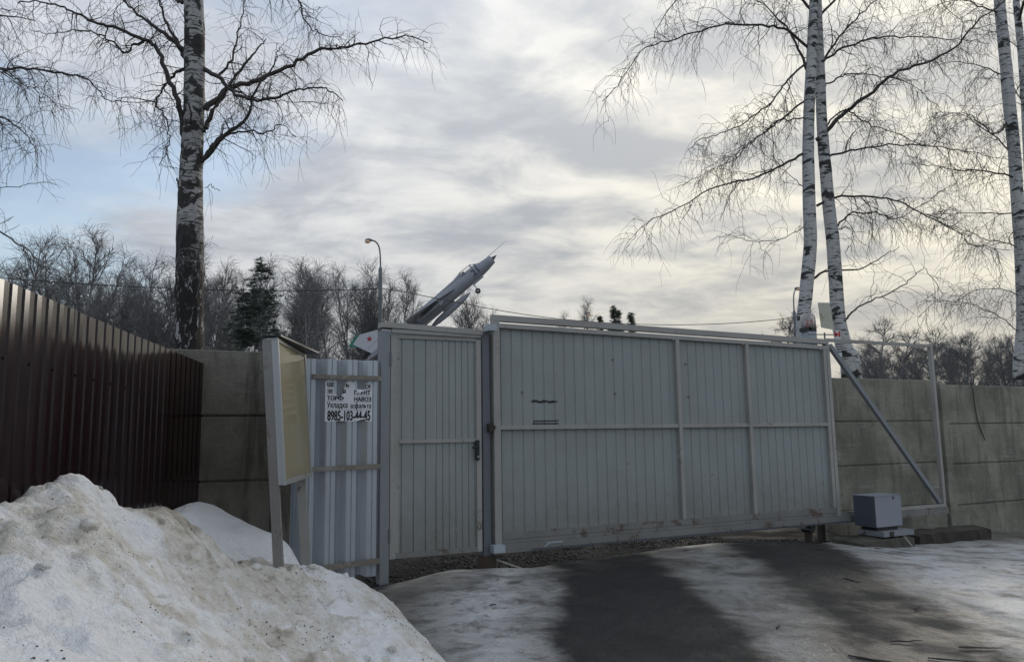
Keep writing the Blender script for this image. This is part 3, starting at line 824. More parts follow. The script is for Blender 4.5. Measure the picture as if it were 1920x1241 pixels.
ntc, no_ = gthing('notice_strip', -1.56, -.012, 1.15, 'small white strip notice stuck on the middle rail of the galvanised fence', 'notice')
mb = MB(); mb.prism([(.0, .004), (.03, .0), (.05, -.008), (.07, .002), (.09, -.006), (.12, .001), (.135, -.007), (.16, .0), (.215, .006), (.215, .038), (.0, .031)], -.001, .0); mb.build('paper', M['paper'], ntc)
rg = random.Random(5); xx = .012
mb = MB()
while xx < .198:
    wd = rg.uniform(.003, .008); mb.box(xx, xx + wd, -.0016, -.0012, .013 + xx * .02, .013 + xx * .02 + rg.uniform(.006, .009)); xx += wd + rg.uniform(.001, .003)
mb.build('small_print', M['ink'], ntc)

# ------------------------------------------------------------------ notice board
a_n = np.array([-1.625, 5.50]); a_f = np.array([-1.735, 6.66]); dv = a_f - a_n; BL = float(np.hypot(*dv)); bang = math.atan2(dv[1], dv[0])
bd = thing('notice_board', (a_n[0] + .06, a_n[1], .45), bang, 'tall glazed notice board on leaning posts with yellowed paper inside', 'notice board')
bd.rotation_euler = (rad(-4.3), 0, bang)
ZB = -.45
def bb(): return MB()
D = .085
z0c, z1c = .668, 1.715
bb().box(-.004, .052, D * .35 + .012, D + .02, -.35, 1.70).build('post', painted('post_rusty_white', (.24, .232, .222), .55, .4, (.11, .075, .06), dirt=.6), bd)
bb().box(BL - .13, BL - .08, D * .4, D + .02, -.35, z0c - .002).build('post', M['gate_frame'], bd)
bb().box(0, BL, D - .006, D, z0c, z1c).build('back_board', M['case_back'], bd)
bb().box(0, .006, 0.012, D - .007, z0c, z1c).build('case_side', M['white_metal'], bd)
bb().box(BL - .006, BL, 0.012, D - .007, z0c, z1c).build('case_side', M['white_metal'], bd)
bb().box(.007, BL - .007, 0.012, D - .007, z0c, z0c + .006).build('case_floor', M['white_metal'], bd)
bb().box(.007, BL - .007, 0.012, D - .007, z1c - .006, z1c).build('case_ceiling', M['case_back'], bd)
fr = [(-.004, .030, z0c - .004, z1c), (BL - .030, BL + .004, z0c - .004, z1c)]
for a, b, c, d_ in fr: bb().box(a, b, -.006, .011, c, d_).build('frame_stile', M['white_metal'], bd)
bb().box(.031, BL - .031, -.005, .011, z0c - .004, z0c + .036).build('frame_rail', M['gate_frame'], bd)
bb().box(.031, BL - .031, -.005, .011, z1c - .03, z1c).build('frame_rail', M['case_back'], bd)
bb().box(.031, BL - .031, .002, .006, z0c + .037, z1c - .031).build('glass', M['case_glass'], bd)
# yellowed sheet, slumped to the right at its foot
edge = [(.80, 1.64), (.82, 1.45), (.84, 1.25), (.90, 1.08), (1.0, .95), (1.09, .84), (1.10, .71), (.06, .71), (.06, 1.50), (.10, 1.60), (.20, 1.64), (.36, 1.62), (.5, 1.65)]
mb = bb(); nx_, nz_ = 14, 20
mb.prism(edge, D - .018, D - .014); mb.build('yellowed_paper', M['oldpaper'], bd)
bb().prism([(.10, 1.60), (.30, 1.60), (.46, 1.56), (.44, 1.45), (.12, 1.40)], D - .021, D - .0185).build('pale_paper', M['paper'], bd)
for i, (xa, xb, za, zb, tn) in enumerate([(.10, .34, 1.06, 1.36, (.75, .66, .42)), (.40, .60, 1.10, 1.40, (.62, .53, .30)), (.12, .42, .76, 1.02, (.78, .68, .42)), (.50, .78, .80, 1.05, (.66, .56, .31)), (.42, .74, 1.44, 1.60, (.52, .46, .29))]):
    pg = bb().prism([(xa, za), (xb - .01, za + .01), (xb, zb), (xa + .01, zb - .008)], D - .0215, D - .0185).build('pinned_sheet', plain('pinned_sheet%d' % i, tn, .8, var=.12, scale=12), bd)
    if i in (0, 2):
        mb = bb(); rg0 = random.Random(i)
        for r_ in range(6):
            zz_ = zb - .05 - r_ * (zb - za - .08) / 6; mb.box(xa + .03, xa + .03 + (xb - xa - .06) * rg0.uniform(.5, 1), D - .0225, D - .0217, zz_, zz_ + .010)
        mb.build('faded_print', plain('faded_ink%d' % i, (.30, .26, .17), .8), pg)
bb().prism([(.50, .76), (.535, .765), (.54, .80), (.52, .815)], D - .022, D - .0185).build('dead_leaf', M['twig'], bd)
bb().prism([(.80, 1.06), (.815, 1.06), (.83, .92), (.88, .87), (.86, .87), (.81, .92)], D - .022, D - .0185).build('torn_edge', M['paper'], bd)
rf = bb(); v = [(-.02, -.03, z1c + .004), (BL + .05, -.11, z1c + .002), (BL + .05, D + .02, z1c + .008), (-.02, D + .02, z1c + .010)]
rf.add(v + [(x, y, z + .012) for x, y, z in v], [(0, 3, 2, 1), (4, 5, 6, 7), (0, 1, 5, 4), (1, 2, 6, 5), (2, 3, 7, 6), (3, 0, 4, 7)])
rf.build('roof_board', M['black'], bd)

# ------------------------------------------------------------------ maroon fence
mfd = np.array([-2.598 + 2.334, 6.45 - 3.44]); mfd = mfd / np.hypot(*mfd); mang = math.atan2(mfd[1], mfd[0])
mst = np.array([-2.598, 6.45]) - mfd * 5.4
mf = thing('maroon_fence', (mst[0], mst[1], 0.0), mang, 'dark maroon corrugated steel fence receding along the left side', 'fence')
def mtop(x): return 2.068 + (5.4 - x) * (2.184 - 2.068) / 3.02
npan = 5; PWID = 1.15; x1 = 5.4
for i in range(npan):
    a = max(x1 - PWID, 0); mb = MB()
    dy = -.0015 * (i % 2)
    ribbed(mb, a, x1 + .02, -.1, 2.1, .1125, .083, .008, dy, 5.4 - .1125 * 60 + .01, ztop=lambda u, a=a, b=x1: mtop(a + (b - a) * u) + (-.004 if i % 2 else 0), nz=3)
    s_ = mb.build('fence_sheet', M['maroon'], mf)
    for k in range(int((x1 - a) / .225)):
        for zf in (.355, 1.55):
            xx = a + .05 + k * .225
            MB().tube([(xx, .004 + dy, mtop(xx) - zf), (xx, -.006 + dy, mtop(xx) - zf)], .007, 6).build('screw', M['maroon'], s_)
    x1 = a
MB().bar((0, .04, mtop(0) - .355), (5.4, .04, mtop(5.4) - .355), .02, .04).build('rail', M['dark_steel'], mf)
MB().bar((0, .04, mtop(0) - 1.55), (5.4, .04, mtop(5.4) - 1.55), .02, .04).build('rail', M['dark_steel'], mf)
for xx in (.3, 2.8, 5.3): MB().box(xx - .03, xx + .03, .055, .115, -.2, mtop(xx) - .08).build('post', M['dark_steel'], mf)

# ------------------------------------------------------------------ concrete walls
def panel(mb, x0, x1, y0, y1, z0, z1, rng):
    mb.box(x0 + .004, x1 - .004, y0 + rng.uniform(-.004, .004), y1, z0 + .009, z1 - .009, .012)
    return mb


def wall(t0, t1, off, posts, bays, mat, label, seed):
    o, oo = gthing('concrete_wall', t0, off, -.1, label, 'wall'); rng = random.Random(seed)
    for a, b, zs in bays:
        for z1, z0 in zip(zs[:-1], zs[1:]):
            p = panel(MB(oo), a, b, off, off + .10, z0, z1, rng).build('wall_panel', mat, o)
    for a, b, zs in bays: MB(oo).box(a, b, off + .022, off + .078, zs[-1], zs[0] - .02).build('joint_core', mat, o)
    for x, zt in posts:
        MB(oo).box(x - .075, x + .075, off - .05, off + .15, -.6, zt, .012).build('wall_post', mat, o)
    return o


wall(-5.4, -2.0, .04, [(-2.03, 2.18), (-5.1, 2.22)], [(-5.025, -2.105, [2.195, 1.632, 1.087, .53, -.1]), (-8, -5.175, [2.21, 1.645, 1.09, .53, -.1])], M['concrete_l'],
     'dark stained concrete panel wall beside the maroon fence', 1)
wall(4.8, 14, .36, [(4.85, 2.0), (7.28, 2.07), (9.9, 2.05), (12.6, 2.0)],
     [(4.925, 7.205, [2.135, 1.545, .965, .385, -.2]), (7.355, 9.825, [2.075, 1.50, .925, .345, -.25]), (9.975, 12.5, [2.06, 1.49, .915, .335, -.3])], M['concrete_r'],
     'weathered grey concrete panel wall on the right behind the gate tail', 2)
wire_, wo_ = gthing('hanging_branch', 8.02, .33, 2.08, 'thin dark branch hanging down the face of the right concrete wall', 'branch')
MB(wo_).tube([(7.93, .33, 2.12), (7.98, .335, 2.0), (8.0, .338, 1.75), (8.03, .34, 1.55), (8.10, .338, 1.38), (8.16, .335, 1.26)], [.006, .009, .009, .009, .010, .008], 6).build('stem', M['twig'], wire_)

# ------------------------------------------------------------------ gate motor, timber, beacon
bx, bo = gthing('motor_cabinet', 4.96, -.3, .12, 'grey metal gate motor cabinet standing below the gate tail', 'cabinet')
mb = MB(bo); mb.box(4.735, 5.19, -.45, -.14, .29, .648, .004); mb.build('housing', M['box_grey'], bx)
MB(bo).box(4.7325, 4.7347, -.446, -.144, .294, .644).build('left_face', painted('left_face_dark', (.075, .085, .105), .5, .05), bx)  # thin sheet that makes the housing's left face darker than its front
MB(bo).box(4.728, 5.197, -.457, -.133, .6485, .656).build('lid', M['box_grey'], bx)
MB(bo).box(4.76, 5.29, -.52, -.16, .185, .245).build('foot_plate', M['post_grey'], bx)
MB(bo).box(4.80, 5.16, -.40, -.18, .246, .289).build('plinth', M['black'], bx)
MB(bo).tube([(5.05, -.451, .62), (5.05, -.458, .62)], .012, 8).build('lock', M['black'], bx)
MB(bo).box(4.86, 4.93, -.524, -.521, .188, .243).build('rust_patch', M['wood'], bx)


def rough_block(mb, x0, x1, y0, y1, z0, z1, seed, amp=.02, nx=10):
    rng = random.Random(seed); v = []; ring = [(y0, z0), (y1, z0), (y1, z1), ((y0 + y1) / 2, z1 + .01), (y0, z1)]
    for i in range(nx + 1):
        e = .02 if i in (0, nx) else 0
        for y, z in ring: v.append((x0 + (x1 - x0) * i / nx + rng.uniform(-amp, amp) * .6, y + rng.uniform(-amp, amp), z + rng.uniform(-amp, amp) * .7 - e * (1 if z > z0 else -1)))
    m_ = len(ring); f = [(i * m_ + k, i * m_ + (k + 1) % m_, (i + 1) * m_ + (k + 1) % m_, (i + 1) * m_ + k) for i in range(nx) for k in range(m_)]
    f += [tuple(range(m_)), tuple(nx * m_ + k for k in range(m_))[::-1]]
    return mb.add(v, f)


o, s_ = gthing('timber_sleeper', 6.15, -.3, .02, 'old dark weathered timber sleeper lying right of the motor cabinet', 'timber')
rough_block(MB(s_), 5.46, 6.88, -.46, -.10, -.05, .155, 3, .022, 14).build('beam', M['wood'], o)
o, s_ = gthing('concrete_footing', 4.8, -.45, .05, 'low rough concrete slab under the motor cabinet', 'slab')
rough_block(MB(s_), 4.36, 5.24, -.56, -.12, -.05, .165, 4, .014, 10).build('slab', plain('mossy_slab', (.07, .064, .05), .9, var=.5, scale=9, bump=.4), o)
o, s_ = gthing('roller_bracket', 4.15, -.05, .1, 'dark steel roller bracket under the right end of the gate', 'bracket')
MB(s_).box(4.09, 4.14, -.03, .05, .0, .30).build('stand', M['wood'], o)
MB(s_).tube([(4.115, -.05, .265), (4.115, .08, .265)], .04, 12).build('roller', M['black'], o)
o, s_ = gthing('fallen_stick', 4.45, -.35, .1, 'bent dark stick lying between bracket and motor cabinet', 'stick')
MB(s_).tube([(4.16, -.22, .27), (4.3, -.30, .215), (4.5, -.33, .20), (4.7, -.30, .215), (4.75, -.26, .23)], [.008, .011, .012, .010, .006], 6).build('stem', M['wood'], o)
o, s_ = gthing('fallen_stick', 5.1, -.58, .05, 'short pale stick leaning against the slab under the motor cabinet', 'stick')
MB(s_).tube([(5.0, -.60, .19), (5.05, -.62, .12), (5.09, -.64, .06)], [.008, .010, .007], 6).build('stem', M['gate_frame'], o)

o, s_ = gthing('beacon_post', 4.52, .17, 0.0, 'light grey post with a white and red warning beacon behind the gate end', 'beacon')
MB(s_).box(4.45, 4.585, .11, .245, .52, 2.685).build('post', M['bracket'], o)
MB(s_).box(4.485, 4.55, .145, .21, -.1, .519).build('dark_post_foot', M['wood'], o)
mb = MB(s_); mb.box(4.425, 4.49, .13, .24, 2.687, 2.735); mb.box(4.505, 4.60, .12, .24, 2.687, 2.775); mb.build('base', M['black'], o)
bl = MB(s_); bl.tube([(4.515, .17, 2.736), (4.515, .17, 2.90), (4.515, .17, 2.915)], [.092, .092, .075], 20); bl.build('lens', M['beacon'], o, True)
MB(s_).tube([(4.475, .15, 2.737), (4.475, .15, 2.84)], [.020, .012], 8).tube([(4.555, .15, 2.776), (4.555, .15, 2.85)], [.022, .014], 8).build('red_lamp', M['redink'], o)

# ------------------------------------------------------------------ trees
class TB:
    """collects many thin tubes as one mesh (numpy)"""
    def __init__(s): s.V = []; s.F = []; s.n = 0
    def tube(s, pts, r, k=4):
        pts = np.asarray(pts, float); n = len(pts); r = np.asarray(r, float)
        t_ = np.empty_like(pts); t_[1:-1] = pts[2:] - pts[:-2]; t_[0] = pts[1] - pts[0]; t_[-1] = pts[-1] - pts[-2]
        t_ /= np.maximum(np.linalg.norm(t_, axis=1, keepdims=True), 1e-9)
        ref = np.array([.31, .17, .93]) if abs(t_[0, 2]) < .9 else np.array([.95, .2, .1])
        a = np.cross(t_, ref); a /= np.maximum(np.linalg.norm(a, axis=1, keepdims=True), 1e-9); b = np.cross(a, t_)
        th = np.arange(k) * 2 * math.pi / k
        ring = pts[:, None, :] + (a[:, None, :] * np.cos(th)[None, :, None] + b[:, None, :] * np.sin(th)[None, :, None]) * r[:, None, None]
        s.V.append(ring.reshape(-1, 3))
        i = np.arange(n - 1)[:, None] * k; j = np.arange(k)[None, :]; j2 = (j + 1) % k
        s.F.append((np.stack([i + j, i + j2, i + k + j2, i + k + j], -1).reshape(-1, 4)) + s.n)
        s.n += n * k
    def build(s, name, mat, parent=None, smooth=False):
        if not s.V: return None
        return mesh_np(name, np.concatenate(s.V), np.concatenate(s.F), mat, parent, smooth)


def spline(pts, k=4):
    P_ = np.asarray(pts, float); n = len(P_)
    if n < 3:
        return np.array([P_[0] + (P_[-1] - P_[0]) * i / k for i in range(k + 1)])
    out = []
    for i in range(n - 1):
        p0, p1, p2, p3 = P_[max(i - 1, 0)], P_[i], P_[i + 1], P_[min(i + 2, n - 1)]
        for j in range(k):
            t_ = j / k
            out.append(.5 * ((2 * p1) + (-p0 + p2) * t_ + (2 * p0 - 5 * p1 + 4 * p2 - p3) * t_ ** 2 + (-p0 + 3 * p1 - 3 * p2 + p3) * t_ ** 3))
    out.append(P_[-1]); return np.array(out)


def rdir(rng):
    v_ = rng.normal(size=3); return v_ / np.linalg.norm(v_)


def wander(p, d_, L, n, rng, wob, grav):
    pts = [np.array(p, float)]; d_ = np.array(d_, float); d_ /= np.linalg.norm(d_); st = L / n
    for i in range(n):
        d_ = d_ + rng.normal(size=3) * wob + np.array([0, 0, -grav]) * st
        d_ /= np.linalg.norm(d_); pts.append(pts[-1] + d_ * st)
    return np.array(pts)


def side_dir(T, rng, spread, zb=0.0):
    q = rdir(rng); q = q - T * (q @ T); q /= max(np.linalg.norm(q), 1e-6); v_ = T * (1 - spread) + q * spread + np.array([0, 0, zb])
    return v_ / np.linalg.norm(v_)


def dress(tw, pts, rs, rng, dens=1.0, sub_len=.9, droop=1.6, start=.1, twig_r=.0030, twig_len=.55):
    seg = np.linalg.norm(np.diff(pts, axis=0), axis=1); cum = np.r_[0, np.cumsum(seg)]; L = cum[-1]
    s = L * start
    while s < L:
        i = min(np.searchsorted(cum, s) - 1, len(seg) - 1); i = max(i, 0); u = (s - cum[i]) / max(seg[i], 1e-6)
        p = pts[i] * (1 - u) + pts[i + 1] * u; T = (pts[i + 1] - pts[i]) / max(seg[i], 1e-6); r = rs[i]
        l_ = sub_len * rng.uniform(.35, 1.15) * (1 - .45 * s / L)
        sp = wander(p, side_dir(T, rng, rng.uniform(.5, .8), .12), l_, 7, rng, .20, droop * .55)
        r1 = min(r * .55, .0095) * rng.uniform(.7, 1.1); r1 = max(r1, twig_r * 1.2)
        tw.tube(sp, np.linspace(r1, twig_r * .8, len(sp)), 4)
        q = .12
        while q < 1.0:
            k = min(int(q * 7), 6); a = sp[k] + (sp[k + 1] - sp[k]) * (q * 7 - k); T2 = (sp[k + 1] - sp[k]); T2 /= max(np.linalg.norm(T2), 1e-6)
            tl = twig_len * rng.uniform(.4, 1.25)
            tp = wander(a, side_dir(T2, rng, rng.uniform(.45, .75), -.05), tl, 5, rng, .20, droop * 1.5)
            tw.tube(tp, np.linspace(twig_r, twig_r * .55, 6), 3)
            if rng.random() < .75:
                kk = rng.integers(1, 4); tq = wander(tp[kk], side_dir((tp[kk + 1] - tp[kk]) / np.linalg.norm(tp[kk + 1] - tp[kk]), rng, .55, -.1), tl * .6, 4, rng, .2, droop * 1.6)
                tw.tube(tq, np.linspace(twig_r * .75, twig_r * .5, 5), 3)
            q += rng.uniform(.07, .13) / max(l_, .25) / dens
        s += rng.uniform(.045, .105) / dens


def trunk_mesh(name, pts, rs, mat, parent, seed, rough, n=26, sub=14):
    """tapered trunk with bark relief; local coordinates"""
    P_ = spline(pts, sub); R2 = np.interp(np.linspace(0, len(rs) - 1, len(P_)), np.arange(len(rs)), rs)
    V = []; m_ = len(P_)
    for i in range(m_):
        for k in range(n):
            a = 2 * math.pi * k / n; c, s_ = math.cos(a), math.sin(a); z = P_[i][2]
            q = mnoise.fractal(Vector((c * 1.3, s_ * 1.3, z * .9 + seed)), 1.0, 2.0, 3) * .05
            q += mnoise.fractal(Vector((c * 4, s_ * 4, z * 3.0 + seed)), 1.0, 2.0, 4) * rough(z)
            r = R2[i] * (1 + q); V.append((P_[i][0] + c * r, P_[i][1] + s_ * r, z))
    i = np.arange(m_ - 1)[:, None] * n; j = np.arange(n)[None, :]; j2 = (j + 1) % n
    F = np.stack([i + j, i + j2, i + n + j2, i + n + j], -1).reshape(-1, 4)
    return mesh_np(name, V, F, mat, parent, True)


def birch(label, trunk_px, widths, Y, limbs, mat, seed, dens=1.0, extra=0, droop=1.6, rough=None, sub_len=.9, extra_z=(5, 9)):
    """limbs: (pixel polyline, base radius m, depth drift per metre) -- each gets its own depth in the yard"""
    rng = np.random.default_rng(seed)
    tp = [atY(x, y, Y) for x, y in trunk_px]
    base = np.array([tp[0][0], tp[0][1], 0.0]); gz0 = -.1
    tp = [np.array([tp[0][0] + (tp[0][0] - tp[1][0]) * .15, tp[0][1], gz0])] + tp
    rr = [widths[0] * 1.12] + list(widths); rr = [q * Y / FPX / 2 for q in rr]
    o = thing('birch_tree', base, 0, label, 'tree')
    loc = [p - base for p in tp]
    trunk_mesh('trunk', loc, rr, mat, o, seed * 1.7, rough or (lambda z: .05))
    tw = TB()
    tz = [p[2] for p in loc]
    for item in limbs:
        pp, r0_, drift = item[:3]; dd_ = item[3] if len(item) > 3 else 1.0
        n_ = len(pp); L = sum(math.hypot(pp[i + 1][0] - pp[i][0], pp[i + 1][1] - pp[i][1]) for i in range(n_ - 1)) * Y / FPX
        wp = []
        acc = 0
        for i, (x, y) in enumerate(pp):
            if i: acc += math.hypot(x - pp[i - 1][0], y - pp[i - 1][1]) * Y / FPX
            wp.append(atY(x, y, Y + drift * acc) - base)
        c = spline(wp, 5); c[1:-1] += rng.normal(size=(len(c) - 2, 3)) * .012
        rs_ = r0_ * .82 * (1 - np.linspace(0, 1, len(c)) ** .7 * .84); rs_ = np.maximum(rs_, .005)
        lb = TB(); lb.tube(c, rs_, 7); lb.build('limb', M['twig'], o, True)
        if dd_ > 0: dress(tw, c, rs_, rng, dens * dd_, sub_len, droop)
    for k in range(extra):                       # limbs higher up, mostly above the picture
        z = rng.uniform(*extra_z); i = max(j for j in range(len(tz) - 1) if tz[j] <= z) if z < tz[-1] else len(tz) - 2
        u = min((z - tz[i]) / max(tz[i + 1] - tz[i], 1e-6), 1); p = loc[i] * (1 - u) + loc[i + 1] * u
        a = rng.uniform(0, 6.283); L = rng.uniform(1.6, 3.0)
        c = wander(p, (math.cos(a), math.sin(a), rng.uniform(.5, 1.1)), L, 10, rng, .10, .28)
        rs_ = np.linspace(.035, .006, 11); lb = TB(); lb.tube(c, rs_, 6); lb.build('limb', M['twig'], o, True)
        dress(tw, c, rs_, rng, dens * .8, sub_len, droop)
    tag(tw.build('twigs', M['twig'], o), kind='stuff')
    return o


def c1(l): return [(x / 2.955, y / 2.955) for x, y in l]
def c3(l): return [(1120 + x / 2.069, y / 2.069) for x, y in l]


birch('thick old birch with black cracked bark base behind the left concrete wall',
      [(354, 640), (356, 450), (358, 330), (364, 200), (365, 60), (363, 0), (361, -200), (364, -520)], [52, 49, 43, 38, 38, 36, 31, 15], 10.5,
      [(c1([(1030, 320), (960, 220), (860, 150), (770, 80), (680, 0), (580, -80)]), .055, .25),
       (c1([(1022, 760), (990, 590), (930, 430), (860, 260), (790, 215), (620, 150), (540, 130), (430, 80), (330, 35), (200, 12), (100, 20)]), .055, -.2),
       (c1([(1020, 385), (960, 420), (900, 490), (858, 580), (900, 625), (930, 700), (940, 800), (880, 920)]), .034, -.3),
       (c1([(800, 232), (740, 255), (700, 292), (610, 225), (530, 190), (400, 170), (270, 190), (190, 175)]), .028, -.2),
       (c1([(1118, 900), (1220, 780), (1370, 650), (1400, 530), (1480, 420), (1530, 330), (1548, 262)]), .042, -.2),
       (c1([(1140, 610), (1270, 490), (1440, 440), (1620, 360), (1760, 275), (1891, 265), (2060, 235), (2250, 200), (2370, 240)]), .058, .2),
       (c1([(1130, 385), (1210, 430), (1290, 510), (1400, 550), (1550, 540), (1660, 495), (1800, 490), (1900, 560)]), .046, -.35),
       (c1([(1130, 730), (1200, 590), (1280, 460), (1370, 340), (1440, 262), (1475, 215)]), .050, .1, .25),
       (c1([(1118, 890), (1230, 760), (1350, 735), (1480, 735), (1550, 690), (1640, 760)]), .030, .35),
       (c1([(1210, 430), (1280, 330), (1320, 180), (1350, 0), (1370, -120)]), .028, .1),
       (c1([(1025, 300), (975, 220), (930, 140), (880, 0), (840, -130)]), .042, -.1),
       (c1([(1060, 800), (1050, 600), (1000, 520), (985, 570)]), .022, -.5, .4),
       (c1([(1290, 505), (1450, 555), (1600, 560), (1795, 575)]), .016, -.2, .5),
       (c1([(1135, -60), (1300, -120), (1500, -60), (1640, 0), (1700, 130), (1790, 190), (1891, 210)]), .035, .1),
       (c1([(1020, 10), (960, -10), (900, -60)]), .04, .2),
       (c1([(1135, 1042), (1180, 1035), (1220, 1055)]), .006, -.2, .3),
       (c1([(1005, 1050), (990, 1010), (978, 990)]), .045, -.2, 0)],
      M['bark_big'], 5, .85, 6, 1.5, lambda z: .13 if z < 4.2 else .09, .62, (7.4, 10.5))
birch('straighter left trunk of the birch pair behind the gate end',
      c3([(800, 1330), (808, 1150), (826, 950), (822, 800), (818, 600), (822, 400), (832, 200), (840, 0), (846, -300), (850, -700)]), [25, 25, 24, 24, 22, 21, 20, 17, 13, 7], 12.3,
      [(c3([(818, 185), (740, 120), (640, 97), (500, 97), (400, 120), (250, 165), (170, 200), (80, 330), (20, 395)]), .032, -.2),
       (c3([(812, 270), (770, 170), (720, 90), (620, 0), (520, -80)]), .034, .2),
       (c3([(812, 245), (740, 310), (690, 380), (600, 460), (480, 520), (400, 540), (350, 590)]), .026, -.3),
       (c3([(812, 380), (730, 450), (650, 510), (580, 570), (530, 620), (440, 660), (330, 720)]), .024, .25),
       (c3([(812, 590), (720, 640), (600, 690), (460, 725), (330, 800), (200, 860), (140, 930)]), .030, -.1),
       (c3([(812, 463), (750, 462), (690, 480), (600, 550), (540, 600), (520, 690)]), .018, -.4),
       (c3([(830, 40), (700, -60), (540, -110), (380, -60), (260, 60), (220, 150)]), .032, .15),
       (c3([(820, 740), (760, 690), (700, 640), (600, 560)]), .012, .5, .7),
       (c3([(815, 880), (700, 930), (580, 930), (510, 910)]), .010, -.5, .7)],
      M['bark'], 7, .82, 6, 1.9, None, .85, (9.0, 12.5))
birch('leaning right trunk of the birch pair with a sign nailed to it',
      c3([(985, 1440), (958, 1340), (935, 1241), (925, 1100), (915, 950), (898, 800), (880, 600), (870, 450), (862, 250), (856, 100), (850, -250), (850, -650)]), [36, 28, 26, 26, 24, 23, 22, 20, 19, 18, 13, 7], 12.6,
      [(c3([(850, 545), (950, 450), (1050, 370), (1150, 290), (1250, 250), (1380, 190), (1480, 80), (1560, 20), (1640, -60)]), .050, -.25),
       (c3([(858, 265), (930, 200), (1050, 155), (1150, 145), (1300, 148), (1450, 160), (1520, 170)]), .030, .2),
       (c3([(885, 335), (940, 300), (1010, 287), (1130, 300), (1220, 330), (1330, 420)]), .022, -.4),
       (c3([(895, 608), (1000, 580), (1100, 567), (1250, 563), (1380, 580), (1500, 600), (1590, 620)]), .026, .1),
       (c3([(850, 800), (920, 765), (1050, 762), (1170, 785), (1280, 840), (1400, 900), (1450, 950), (1600, 970)]), .030, -.2),
       (c3([(838, 1080), (900, 1050), (1010, 1045), (1100, 1000), (1172, 957)]), .030, -.1, .12),
       (c3([(962, 1241), (1000, 1200), (1080, 1160), (1180, 1110), (1240, 1060), (1275, 1045), (1340, 1140)]), .022, -.3, .6),
       (c3([(925, 885), (980, 830), (1080, 825), (1160, 850), (1200, 830), (1300, 770), (1350, 730)]), .022, .3),
       (c3([(870, 235), (960, 120), (1060, 20), (1150, -70)]), .030, -.1),
       (c3([(885, 495), (960, 430), (1050, 480), (1150, 510), (1280, 560), (1440, 450)]), .020, -.4),
       (c3([(925, 890), (975, 885), (990, 930), (960, 980)]), .014, -.5, .5),
       (c3([(865, 60), (1000, -60), (1150, -80), (1300, -20), (1420, 90)]), .030, .25)],
      M['bark'], 9, .85, 5, 1.7, None, .85, (9.0, 12.5))
birch('birch trunk running up the right edge with branches reaching left',
      c3([(1640, 1520), (1652, 1241), (1645, 1000), (1635, 850), (1620, 620), (1600, 420), (1580, 200), (1560, 0), (1540, -350)]), [24, 23, 23, 22, 22, 22, 21, 20, 13], 14.0,
      [(c3([(1600, 460), (1540, 520), (1450, 450), (1380, 440), (1290, 470)]), .022, -.2),
       (c3([(1615, 600), (1500, 500), (1400, 440), (1300, 440)]), .020, .3),
       (c3([(1622, 690), (1500, 660), (1400, 662), (1300, 640), (1210, 640)]), .024, -.3),
       (c3([(1635, 830), (1500, 825), (1380, 830), (1250, 830)]), .018, .1),
       (c3([(1640, 960), (1520, 930), (1440, 900), (1330, 860)]), .016, -.4),
       (c3([(1590, 300), (1500, 260), (1380, 240), (1280, 270)]), .020, .2),
       (c3([(1565, 60), (1480, 20), (1380, 0), (1250, 50)]), .024, -.2),
       (c3([(1600, 420), (1640, 330), (1720, 250)]), .02, .1),
       (c3([(1648, 1150), (1560, 1120), (1460, 1130), (1350, 1190)]), .014, -.3),
       (c3([(1650, 1300), (1560, 1230), (1450, 1180), (1330, 1170), (1250, 1230)]), .013, -.5, .7)],
      M['bark'], 13, .9, 3, 1.7, None, .8, (9, 12))
birch('thin pale birch trunk in the top right corner behind the edge birch',
      c3([(1690, 1500), (1680, 900), (1668, 600), (1655, 350), (1640, 150), (1625, 0), (1610, -300)]), [14, 14, 14, 13, 13, 12, 8], 17.0,
      [(c3([(1660, 420), (1600, 330), (1500, 300), (1420, 340)]), .016, .2), (c3([(1645, 200), (1560, 130), (1440, 110)]), .016, -.2), (c3([(1675, 760), (1590, 700), (1480, 720)]), .014, .2)],
      M['bark'], 17, .8, 3, 1.6, None, .8, (9, 12))
birch('birch left of the picture edge whose drooping branches reach over the maroon fence',
      [(-190, 660), (-185, 300), (-180, 0), (-178, -400)], [40, 36, 32, 14], 10.0,
      [(c1([(-540, 420), (-250, 380), (0, 385), (150, 380), (380, 410), (480, 440), (560, 520), (620, 560), (860, 568)]), .034, .1),
       (c1([(-540, 700), (-250, 620), (0, 650), (80, 690), (150, 760), (210, 850)]), .028, -.2),
       (c1([(-540, 250), (-250, 150), (-60, 60), (60, 60)]), .028, .2),
       (c1([(-540, 480), (-200, 380), (0, 390), (120, 460), (200, 500), (230, 580)]), .022, -.3),
       (c1([(-540, 1100), (-200, 1050), (0, 1040), (120, 1030)]), .010, -.1, .4),
       ([(-185, 330), (-90, 380), (0, 434), (45, 465), (70, 490), (100, 515), (122, 530)], .022, -.2, .25),
       ([(45, 465), (58, 500), (62, 535), (66, 560)], .013, -.2, .25)],
      M['bark'], 21, .95, 2, 2.0, None, .8, (7, 9))


